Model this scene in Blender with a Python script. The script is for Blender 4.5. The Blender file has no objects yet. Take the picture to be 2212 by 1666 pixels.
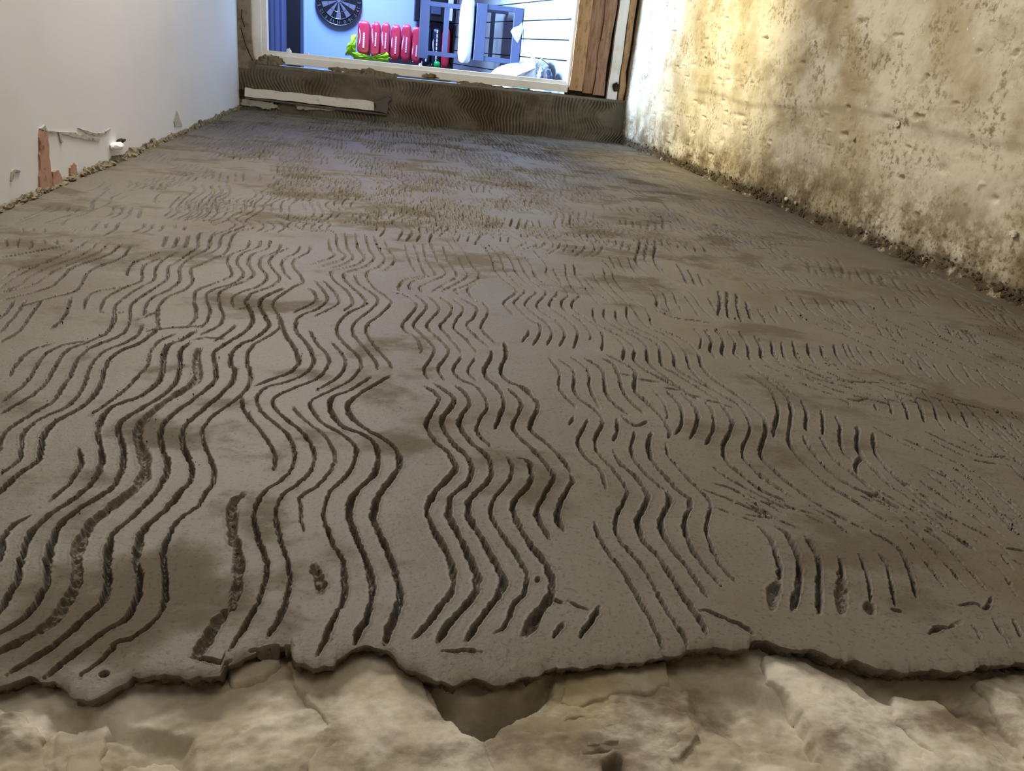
import bpy, bmesh, math, random
import numpy as np
from mathutils import Vector, Matrix

S = bpy.context.scene
COL = S.collection
R = random.Random(7)

# ------------------------------------------------------------------ camera
# The phone was held sideways: the wall on the left of the room fills the lower part of the picture,
# the ceiling is on the picture's left and the floor on its right.
FOC, PCX, PCY = 1700.0, 1106.0, 833.0
def _axes():
    vy = np.array([-273., -734., FOC]); vy /= np.linalg.norm(vy)
    vz = np.array([9705., 327.5, FOC]); vz -= vz.dot(vy) * vy; vz /= np.linalg.norm(vz)
    vx = np.cross(vy, vz)
    return (vx if vx[1] > 0 else -vx), vy, vz
AX, AY, AZ = _axes()
EYE = np.array([0.45, 0.0, 1.6])
cam = bpy.data.cameras.new('camera'); cam_o = bpy.data.objects.new('camera', cam); COL.objects.link(cam_o)
cam.sensor_fit = 'HORIZONTAL'; cam.sensor_width = 36.0; cam.lens = 36.0 * FOC / 2212.0
cam.clip_start = 0.02; cam.clip_end = 100
cam_o.matrix_world = Matrix(((-AX[0], AX[1], AX[2], EYE[0]), (AY[0], -AY[1], -AY[2], EYE[1]),
                             (-AZ[0], AZ[1], AZ[2], EYE[2]), (0, 0, 0, 1)))
S.camera = cam_o

def ray(px, py):
    d = np.array([px - PCX, py - PCY, FOC])
    return np.array([-d.dot(AX), d.dot(AY), -d.dot(AZ)])
def at(px, py, x=None, y=None, z=None):
    """where the sight line through a picture point meets a plane of the room"""
    r = ray(px, py)
    if x is not None: t = (x - EYE[0]) / r[0]
    elif y is not None: t = (y - EYE[1]) / r[1]
    else: t = (z - EYE[2]) / r[2]
    return Vector(EYE + t * r)

# ------------------------------------------------------------------ world, lights, exposure
W = bpy.data.worlds.new('world'); S.world = W; W.use_nodes = True
W.node_tree.nodes['Background'].inputs[0].default_value = (0.93, 0.95, 1.0, 1)
W.node_tree.nodes['Background'].inputs[1].default_value = 0.22
S.view_settings.view_transform = 'Standard'; S.view_settings.look = 'None'
S.view_settings.gamma = 1.0; S.view_settings.use_curve_mapping = False
S.view_settings.exposure = 0.0

def area(name, loc, target, size, power, color, size_y=None):
    l = bpy.data.lights.new(name, 'AREA'); l.energy = power; l.color = color; l.size = size
    if size_y: l.shape = 'RECTANGLE'; l.size_y = size_y
    o = bpy.data.objects.new(name, l); COL.objects.link(o); o.location = loc
    o.rotation_euler = (Vector(target) - Vector(loc)).to_track_quat('-Z', 'Y').to_euler()
    return o
def bulb(name, loc, power, color, radius):
    l = bpy.data.lights.new(name, 'POINT'); l.energy = power; l.color = color; l.shadow_soft_size = radius
    o = bpy.data.objects.new(name, l); COL.objects.link(o); o.location = loc
    return o
def spot(name, loc, target, power, color, angle, blend, radius):
    l = bpy.data.lights.new(name, 'SPOT'); l.energy = power; l.color = color; l.shadow_soft_size = radius
    l.spot_size = math.radians(angle); l.spot_blend = blend
    o = bpy.data.objects.new(name, l); COL.objects.link(o); o.location = loc
    o.rotation_euler = (Vector(target) - Vector(loc)).to_track_quat('-Z', 'Y').to_euler()
    return o
d_ = area('daylight', (1.2, 6.0, 3.2), (0.95, 6.05, 0.4), 1.0, 230, (0.42, 0.62, 1.0), 1.0); d_.data.spread = math.radians(70)   # open sky over the near part of the deck
d_ = area('side_sky', (3.1, 8.1, 2.0), (0.7, 9.35, 1.85), 1.2, 100, (0.32, 0.47, 1.0), 0.8); d_.data.spread = math.radians(70)     # the open side of the patio
bulb('room_lamp', (1.4, 3.5, 1.95), 24, (1.0, 0.90, 0.74), 0.2)                                      # lamp standing in the room
spot('work_lamp', (1.9, 3.7, 1.8), (0.76, 4.1, 0.0), 420, (1.0, 0.92, 0.62), 56, 1.0, 0.05)        # work lamp aimed at the floor by the door
g_ = area('wall_fill', (1.95, 2.9, 2.2), (0.0, 1.0, 1.40), 0.8, 44, (1.0, 0.95, 0.86), 0.8)         # soft fill added for the combed wall, no source in view
g_.data.spread = math.radians(160)
area('rubble_fill', (2.3, 0.45, 1.35), (0.0, 0.45, 1.4), 1.0, 9, (1.0, 0.93, 0.80), 1.0)                  # unseen fill added to brighten the near rubble
# ------------------------------------------------------------------ materials
def lin(r, g, b):
    f = lambda c: (c / 255 / 12.92) if c / 255 <= 0.04045 else ((c / 255 + 0.055) / 1.055) ** 2.4
    return (f(r), f(g), f(b), 1)
class Mat:
    def __init__(s, name, color, rough=0.6, spec=0.4, metal=0.0):
        s.m = bpy.data.materials.new(name); s.m.use_nodes = True
        s.t = s.m.node_tree; s.n = s.t.nodes; s.l = s.t.links
        s.b = s.n['Principled BSDF']; s.col = color
        s.b.inputs['Base Color'].default_value = color; s.b.inputs['Roughness'].default_value = rough
        s.b.inputs['Specular IOR Level'].default_value = spec; s.b.inputs['Metallic'].default_value = metal
        s.c = s.n.new('ShaderNodeTexCoord'); s.last = None; s.h = None
    def _coord(s, stretch):
        if stretch is None: return s.c.outputs['Object']
        mp = s.n.new('ShaderNodeMapping'); mp.inputs['Scale'].default_value = stretch
        s.l.new(s.c.outputs['Object'], mp.inputs['Vector']); return mp.outputs['Vector']
    def noise(s, scale, detail=6, rough=0.6, stretch=None, seed=0.0, dist=0.0):
        t = s.n.new('ShaderNodeTexNoise'); t.noise_dimensions = '4D'; t.inputs['W'].default_value = seed
        t.inputs['Scale'].default_value = scale; t.inputs['Detail'].default_value = detail
        t.inputs['Roughness'].default_value = rough; t.inputs['Distortion'].default_value = dist
        s.l.new(s._coord(stretch), t.inputs['Vector']); return t.outputs['Fac']
    def ramp(s, fac, lo, hi):
        r = s.n.new('ShaderNodeMapRange'); r.interpolation_type = 'SMOOTHSTEP'
        r.inputs['From Min'].default_value = lo; r.inputs['From Max'].default_value = hi
        s.l.new(fac, r.inputs['Value']); return r.outputs['Result']
    def axis(s, k, lo, hi):
        sp = s.n.new('ShaderNodeSeparateXYZ'); s.l.new(s.c.outputs['Object'], sp.inputs[0])
        return s.ramp(sp.outputs[k], lo, hi)
    def mul(s, a, b):
        m = s.n.new('ShaderNodeMath'); m.operation = 'MULTIPLY'; s.l.new(a, m.inputs[0])
        if isinstance(b, float): m.inputs[1].default_value = b
        else: s.l.new(b, m.inputs[1])
        return m.outputs[0]
    def mix(s, fac, color):
        m = s.n.new('ShaderNodeMix'); m.data_type = 'RGBA'
        if isinstance(fac, float): m.inputs[0].default_value = fac
        else: s.l.new(fac, m.inputs[0])
        if s.last is None: m.inputs[6].default_value = s.col
        else: s.l.new(s.last, m.inputs[6])
        m.inputs[7].default_value = color; s.last = m.outputs[2]
        s.l.new(s.last, s.b.inputs['Base Color']); return s
    def bump(s, fac, strength=0.3, dist=0.002):
        b = s.n.new('ShaderNodeBump'); b.inputs['Strength'].default_value = strength; b.inputs['Distance'].default_value = dist
        s.l.new(fac, b.inputs['Height'])
        if s.h is not None: s.l.new(s.h, b.inputs['Normal'])
        s.h = b.outputs['Normal']; s.l.new(s.h, s.b.inputs['Normal']); return s
    def rough(s, fac, lo, hi):
        r = s.n.new('ShaderNodeMapRange'); r.inputs['To Min'].default_value = lo; r.inputs['To Max'].default_value = hi
        s.l.new(fac, r.inputs['Value']); s.l.new(r.outputs['Result'], s.b.inputs['Roughness']); return s

# fresh grey scratch coat
q = Mat('wet_mortar', lin(112, 105, 92), 0.6, 0.24)
q.mix(q.ramp(q.noise(3.2, 4, 0.55, seed=1), 0.45, 0.66), lin(101, 91, 74))
q.mix(q.mul(q.ramp(q.noise(1.4, 3, 0.5, seed=8), 0.42, 0.62), 0.55), lin(114, 108, 95))
damp = q.ramp(q.noise(6.5, 5, 0.62, seed=41, stretch=(1, 1, 0.75)), 0.51, 0.64)
q.mix(q.mul(damp, 0.62), lin(84, 73, 55))
q.mix(q.mul(q.ramp(q.noise(22, 5, 0.6, seed=3), 0.50, 0.75), 0.35), lin(84, 73, 57))
q.mix(q.mul(q.ramp(q.noise(240, 2, 0.5, seed=4), 0.54, 0.70), 0.5), lin(70, 59, 43))
q.bump(q.noise(420, 3, 0.6), 0.35, 0.0012); q.bump(q.noise(70, 5, 0.65), 0.25, 0.002)
q.rough(damp, 0.55, 0.9); M_MORTAR = q.m
q = Mat('dry_mortar_crumb', lin(80, 68, 50), 0.9, 0.2); q.bump(q.noise(300, 3), 0.5, 0.001); M_CRUMB = q.m
# whitewashed old rubble
q = Mat('limewashed_rubble', lin(214, 205, 187), 0.85, 0.2)
q.mix(q.mul(q.ramp(q.noise(7, 6, 0.62, seed=2), 0.40, 0.55), 0.85), lin(162, 149, 126))
q.mix(q.mul(q.ramp(q.noise(13, 6, 0.62, seed=5, stretch=(1, 1, 0.6)), 0.48, 0.62), 0.8), lin(100, 86, 66))
q.mix(q.mul(q.ramp(q.noise(5, 4, 0.5, seed=12), 0.56, 0.7), 0.5), lin(190, 172, 128))
q.mix(q.ramp(q.noise(60, 4, 0.6, seed=9), 0.71, 0.79), lin(66, 54, 40))
q.bump(q.noise(36, 8, 0.65), 0.35, 0.004); q.bump(q.noise(180, 4, 0.6), 0.3, 0.002); M_RUBBLE = q.m
q = Mat('limewashed_stone', lin(218, 208, 186), 0.85, 0.2)
q.mix(q.ramp(q.noise(11, 6, 0.6, seed=21), 0.52, 0.66), lin(176, 158, 126))
q.mix(q.mul(q.ramp(q.noise(24, 5, 0.6, seed=25), 0.54, 0.70), 0.7), lin(128, 110, 82))
q.mix(q.ramp(q.noise(90, 3, 0.6, seed=29), 0.72, 0.80), lin(80, 66, 48))
q.bump(q.noise(42, 8, 0.65), 0.3, 0.003); q.bump(q.noise(200, 4, 0.6), 0.3, 0.0015); M_STONE = q.m
# plasterboard ceiling
q = Mat('white_plasterboard', lin(222, 220, 220), 0.75, 0.25)
q.mix(q.mul(q.ramp(q.noise(2.2, 4, 0.5), 0.45, 0.7), 0.25), lin(205, 203, 200)); q.bump(q.noise(160, 3), 0.06, 0.001); M_CEIL = q.m
q = Mat('torn_brown_paper', lin(178, 142, 122), 0.9, 0.1); q.mix(q.ramp(q.noise(40, 5), 0.5, 0.7), lin(142, 102, 82)); q.bump(q.noise(120, 4), 0.4, 0.002); M_PAPER = q.m
q = Mat('grey_mortar_smear', lin(136, 126, 104), 0.85, 0.2); q.mix(q.ramp(q.noise(45, 5), 0.45, 0.68), lin(82, 72, 54)); q.bump(q.noise(120, 5), 0.6, 0.003); M_SMEAR = q.m
q = Mat('bright_filler', lin(245, 245, 243), 0.8, 0.2); q.bump(q.noise(90, 4), 0.4, 0.003); M_FILLER = q.m
# old concrete floor, mortar splashed along its edge
q = Mat('stained_concrete', lin(210, 200, 174), 0.8, 0.25)
q.mix(q.ramp(q.noise(3.4, 7, 0.62, seed=1), 0.44, 0.62), lin(180, 165, 132))
q.mix(q.mul(q.ramp(q.noise(5.5, 6, 0.62, seed=31, stretch=(1, 0.6, 1)), 0.50, 0.66), 0.7), lin(150, 132, 96))
q.mix(q.mul(q.ramp(q.noise(20, 6, 0.66, seed=6), 0.54, 0.72), 0.45), lin(134, 116, 82))
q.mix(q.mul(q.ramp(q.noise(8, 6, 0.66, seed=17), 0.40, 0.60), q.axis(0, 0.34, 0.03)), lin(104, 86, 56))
q.mix(q.ramp(q.noise(42, 5, 0.6, seed=14), 0.66, 0.72), lin(228, 218, 192))
q.mix(q.ramp(q.noise(30, 4, 0.6, seed=23, stretch=(0.5, 1, 1)), 0.72, 0.77), lin(90, 74, 50))
q.mix(q.mul(q.ramp(q.noise(48, 6, 0.7, seed=37), 0.48, 0.62), q.ramp(q.noise(6, 5, 0.6, seed=33), 0.42, 0.6)), lin(138, 120, 88))
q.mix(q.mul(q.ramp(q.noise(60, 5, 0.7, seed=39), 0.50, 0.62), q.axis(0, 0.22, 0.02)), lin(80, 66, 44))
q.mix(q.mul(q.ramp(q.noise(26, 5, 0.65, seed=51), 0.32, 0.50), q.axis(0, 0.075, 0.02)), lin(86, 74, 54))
q.bump(q.noise(22, 8, 0.7), 0.3, 0.004); q.bump(q.noise(120, 5, 0.65), 0.3, 0.0015); M_FLOOR = q.m
# back wall
q = Mat('grey_old_plaster', lin(142, 132, 112), 0.85, 0.2); q.mix(q.ramp(q.noise(14, 6, 0.6), 0.45, 0.65), lin(106, 96, 76)); q.bump(q.noise(60, 6), 0.5, 0.004); M_HEAD = q.m
def plain(name, c, rough=0.6, spec=0.4, metal=0.0, grain=0.0, dirt=None, ds=12):
    q = Mat(name, lin(*c), rough, spec, metal)
    if dirt: q.mix(q.ramp(q.noise(ds, 5, 0.6, seed=len(name)), 0.50, 0.70), lin(*dirt))
    if grain: q.bump(q.noise(140, 4), grain, 0.002)
    return q.m
M_FRAME = plain('white_frame_plastic', (244, 242, 236), 0.4, 0.4, dirt=(226, 221, 208), ds=5)
q = Mat('weathered_timber', lin(160, 128, 106), 0.75, 0.2)
q.mix(q.ramp(q.noise(10, 6, 0.65, stretch=(1, 1, 6)), 0.40, 0.70), lin(128, 94, 70)); q.mix(q.ramp(q.noise(16, 5, 0.65), 0.58, 0.75), lin(92, 70, 54))
q.bump(q.noise(30, 6, 0.6, stretch=(1, 1, 5)), 0.5, 0.004); M_WOOD = q.m
q = Mat('pale_timber', lin(186, 150, 112), 0.75, 0.2)
q.mix(q.ramp(q.noise(12, 6, 0.65, stretch=(1, 1, 5), seed=4), 0.48, 0.66), lin(128, 96, 66)); q.bump(q.noise(30, 6, 0.6, stretch=(1, 1, 5)), 0.5, 0.004); M_WOOD2 = q.m
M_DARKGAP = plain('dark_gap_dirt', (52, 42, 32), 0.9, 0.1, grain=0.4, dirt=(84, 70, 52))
M_WHITEMET = plain('white_splashed_batten', (240, 236, 224), 0.5, 0.4, grain=0.2, dirt=(196, 188, 170), ds=18)
M_ALU = plain('dull_metal_channel', (112, 108, 100), 0.45, 0.5, 0.6)
M_SCRAP = plain('pale_plaster_scrap', (180, 175, 164), 0.85, 0.2, grain=0.5, dirt=(110, 102, 88), ds=25)
# patio
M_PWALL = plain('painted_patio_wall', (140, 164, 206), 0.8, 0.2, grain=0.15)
M_SOFFIT = plain('soffit_board_paint', (96, 104, 138), 0.6, 0.3)
M_SOFFIT2 = plain('soffit_board_dark', (62, 68, 100), 0.6, 0.3)
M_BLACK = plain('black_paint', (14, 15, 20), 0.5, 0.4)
M_DECK = plain('pale_deck_board', (136, 142, 146), 0.6, 0.3, grain=0.1, dirt=(124, 130, 134), ds=3)
M_DECKGAP = plain('deck_gap', (40, 44, 52), 0.9, 0.1)
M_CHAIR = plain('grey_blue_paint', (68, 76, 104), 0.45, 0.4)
M_CUSH = plain('white_cushion_cloth', (236, 240, 242), 0.9, 0.1, grain=0.1)
M_RED = plain('red_plastic_sack', (200, 52, 76), 0.3, 0.5, dirt=(178, 36, 60), ds=9)
M_SACKLBL = plain('white_sack_print', (236, 216, 228), 0.4, 0.4)
M_NAVY = plain('dark_blue_sack', (22, 26, 48), 0.45, 0.4)
M_WPLAS = plain('white_plastic', (238, 240, 242), 0.4, 0.4)
M_LIME = plain('lime_green_plastic', (172, 226, 40), 0.4, 0.4)
M_BORE = plain('dartboard_black', (16, 16, 20), 0.8, 0.2); M_BGREY = plain('dartboard_grey', (96, 96, 102), 0.8, 0.2)
M_WIRE = plain('dartboard_wire', (96, 98, 104), 0.35, 0.5, 0.8)
M_TURQ = plain('turquoise_plastic', (70, 196, 210), 0.4, 0.4); M_GREEN = plain('green_plastic', (24, 168, 72), 0.4, 0.4)
M_STRIPE = plain('blue_grey_film', (128, 152, 186), 0.35, 0.5)
# ------------------------------------------------------------------ builders
def link(name, me, parent=None, loc=None):
    o = bpy.data.objects.new(name, me); COL.objects.link(o)
    if parent is not None: o.parent = parent
    if loc is not None: o.location = loc
    return o
def tag(o, label=None, cat=None, group=None, kind=None):
    for k, v in (('label', label), ('category', cat), ('group', group), ('kind', kind)):
        if v: o[k] = v
    return o
def empty(name, loc, label, cat, group=None, kind=None):
    o = bpy.data.objects.new(name, None); COL.objects.link(o); o.location = loc; o.empty_display_size = 0.05
    return tag(o, label, cat, group, kind)
def mesh(name, V, Fc, mat, parent=None, smooth=True, origin=None):
    me = bpy.data.meshes.new(name)
    base = Vector((0, 0, 0))
    if parent is not None and parent.type == 'EMPTY': base = parent.location
    V = np.asarray(V, float).reshape(-1, 3)
    if origin is not None: base = Vector(origin)
    V = V - np.array(base)
    if isinstance(Fc, np.ndarray):
        me.vertices.add(len(V)); me.vertices.foreach_set('co', V.ravel())
        n, k = Fc.shape
        me.loops.add(n * k); me.loops.foreach_set('vertex_index', Fc.ravel().astype(np.int32))
        me.polygons.add(n); me.polygons.foreach_set('loop_start', np.arange(0, n * k, k, dtype=np.int32))
        me.polygons.foreach_set('loop_total', np.full(n, k, dtype=np.int32)); me.update(calc_edges=True)
    else:
        me.from_pydata(V.tolist(), [], Fc); me.update()
    me.validate()
    if smooth: me.polygons.foreach_set('use_smooth', np.ones(len(me.polygons), bool))
    me.materials.append(mat)
    o = link(name, me, parent)
    if origin is not None: o.location = origin
    return o
class MB:
    def __init__(s): s.v = []; s.f = []
    def add(s, V, Fc):
        n = len(s.v); s.v += [tuple(p) for p in V]; s.f += [tuple(i + n for i in f) for f in Fc]; return s
    def box(s, a, b, bev=0.0):
        (x0, y0, z0), (x1, y1, z1) = [tuple(map(min, zip(a, b))), tuple(map(max, zip(a, b)))]
        if bev <= 0:
            V = [(x, y, z) for x in (x0, x1) for y in (y0, y1) for z in (z0, z1)]
            return s.add(V, [(0, 1, 3, 2), (4, 6, 7, 5), (0, 4, 5, 1), (2, 3, 7, 6), (0, 2, 6, 4), (1, 5, 7, 3)])
        bm = bmesh.new(); bmesh.ops.create_cube(bm, size=1)
        for v in bm.verts: v.co = Vector(((x0 + x1) / 2 + v.co.x * (x1 - x0), (y0 + y1) / 2 + v.co.y * (y1 - y0), (z0 + z1) / 2 + v.co.z * (z1 - z0)))
        bmesh.ops.bevel(bm, geom=bm.edges[:], offset=bev, segments=2, profile=0.6, affect='EDGES')
        bm.verts.index_update()
        s.add([v.co[:] for v in bm.verts], [[v.index for v in f.verts] for f in bm.faces]); bm.free(); return s
    def tube(s, pts, r, n=8):
        P = [Vector(p) for p in pts]; V = []; Fc = []
        for i, p in enumerate(P):
            t = (P[min(i + 1, len(P) - 1)] - P[max(i - 1, 0)]).normalized()
            a = t.orthogonal().normalized() if i == 0 else (a - t * a.dot(t)).normalized(); b = t.cross(a)
            rr = r[i] if isinstance(r, (list, tuple)) else r
            V += [p + (a * math.cos(2 * math.pi * k / n) + b * math.sin(2 * math.pi * k / n)) * rr for k in range(n)]
        for i in range(len(P) - 1):
            for k in range(n): Fc.append((i * n + k, i * n + (k + 1) % n, (i + 1) * n + (k + 1) % n, (i + 1) * n + k))
        Fc.append(tuple(reversed(range(n)))); Fc.append(tuple((len(P) - 1) * n + k for k in range(n)))
        return s.add(V, Fc)
    def bar(s, a, b, w, h, up=(0, 0, 1)):
        a, b = Vector(a), Vector(b); t = (b - a).normalized(); u = Vector(up); u = (u - t * u.dot(t)).normalized(); c = t.cross(u)
        V = [p + c * i * w / 2 + u * j * h / 2 for p in (a, b) for i, j in ((-1, -1), (1, -1), (1, 1), (-1, 1))]
        return s.add(V, [(0, 3, 2, 1), (4, 5, 6, 7), (0, 1, 5, 4), (1, 2, 6, 5), (2, 3, 7, 6), (3, 0, 4, 7)])
    def slab(s, poly, d):
        """closed prism of a 3D polygon pushed along d"""
        d = Vector(d); n = len(poly); V = [Vector(p) for p in poly] + [Vector(p) + d for p in poly]
        return s.add(V, [tuple(range(n)), tuple(reversed(range(n, 2 * n)))] + [(i, i + n, (i + 1) % n + n, (i + 1) % n) for i in range(n)])
    def build(s, name, mat, parent=None, smooth=False, origin=None):
        o = mesh(name, s.v, s.f, mat, parent, smooth, origin)
        bm = bmesh.new(); bm.from_mesh(o.data); bmesh.ops.recalc_face_normals(bm, faces=bm.faces[:]); bm.to_mesh(o.data); bm.free()
        return o
def lump(c, size, seed, n=20, m=12, e=1.0, amp=0.08, freq=3.0, rot=None, squash=None):
    """closed pillow / lump: superellipsoid with crumpled surface -> verts, faces"""
    rr = random.Random(seed); ph = [rr.uniform(0, 6.28) for _ in range(9)]
    V = []; Fc = []
    sp = lambda t: math.copysign(abs(t) ** e, t)
    for i in range(m + 1):
        a = -math.pi / 2 + math.pi * i / m
        for j in range(n):
            b = 2 * math.pi * j / n
            x, y, z = sp(math.cos(a)) * sp(math.cos(b)), sp(math.cos(a)) * sp(math.sin(b)), sp(math.sin(a))
            k = 1 + amp * (math.sin(freq * x * 2 + ph[0]) * math.sin(freq * y * 2.3 + ph[1]) + 0.6 * math.sin(freq * 2.1 * z + 2 * x + ph[2]) + 0.5 * math.sin(freq * 4 * y + ph[3]) * math.sin(freq * 3.1 * x + ph[4]))
            p = Vector((x * size[0] * k, y * size[1] * k, z * size[2] * k))
            if squash: p = squash(p)
            if rot: p = rot @ p
            V.append(Vector(c) + p)
    for i in range(m):
        for j in range(n): Fc.append((i * n + j, i * n + (j + 1) % n, (i + 1) * n + (j + 1) % n, (i + 1) * n + j))
    return V, Fc
# ---- vectorised value noise
def _hash(i, j, seed):
    h = (i.astype(np.int64) * 374761393 + j.astype(np.int64) * 668265263 + seed * 974711) & 0xFFFFFFFF
    h = ((h ^ (h >> 13)) * 1274126177) & 0xFFFFFFFF
    return ((h ^ (h >> 16)) & 0xFFFF) / 32767.5 - 1.0
def vnoise(u, v, seed=0):
    i = np.floor(u); j = np.floor(v); a = u - i; b = v - j
    a = a * a * (3 - 2 * a); b = b * b * (3 - 2 * b)
    i = i.astype(np.int64); j = j.astype(np.int64)
    return (_hash(i, j, seed) * (1 - a) + _hash(i + 1, j, seed) * a) * (1 - b) + (_hash(i, j + 1, seed) * (1 - a) + _hash(i + 1, j + 1, seed) * a) * b
def fbm(u, v, o=4, seed=0, gain=0.5):
    s = 0; a = 1.0
    for k in range(o): s = s + a * vnoise(u * 2 ** k + 17.3 * k, v * 2 ** k - 9.1 * k, seed + k); a *= gain
    return s
def grid_faces(n, m, off=0):
    i = np.arange(n - 1)[:, None] * m + np.arange(m - 1)[None, :]
    return np.stack([i, i + 1, i + m + 1, i + m], -1).reshape(-1, 4) + off
def smooth_line(P, step):
    """Catmull-Rom through points, resampled; P (n,2) in metres"""
    P = np.asarray(P, float)
    if len(P) == 2: P = np.array([P[0], (P[0] + P[1]) / 2, P[1]])
    Q = np.vstack([2 * P[0] - P[1], P, 2 * P[-1] - P[-2]]); out = []
    for k in range(1, len(Q) - 2):
        n = max(2, int(np.linalg.norm(Q[k + 1] - Q[k]) / step))
        t = np.linspace(0, 1, n, endpoint=False)[:, None]
        a, b, c, d = Q[k - 1], Q[k], Q[k + 1], Q[k + 2]
        out.append(0.5 * (2 * b + (c - a) * t + (2 * a - 5 * b + 4 * c - d) * t ** 2 + (3 * b - a - 3 * c + d) * t ** 3))
    out.append(P[-1:]); return np.vstack(out)
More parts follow.
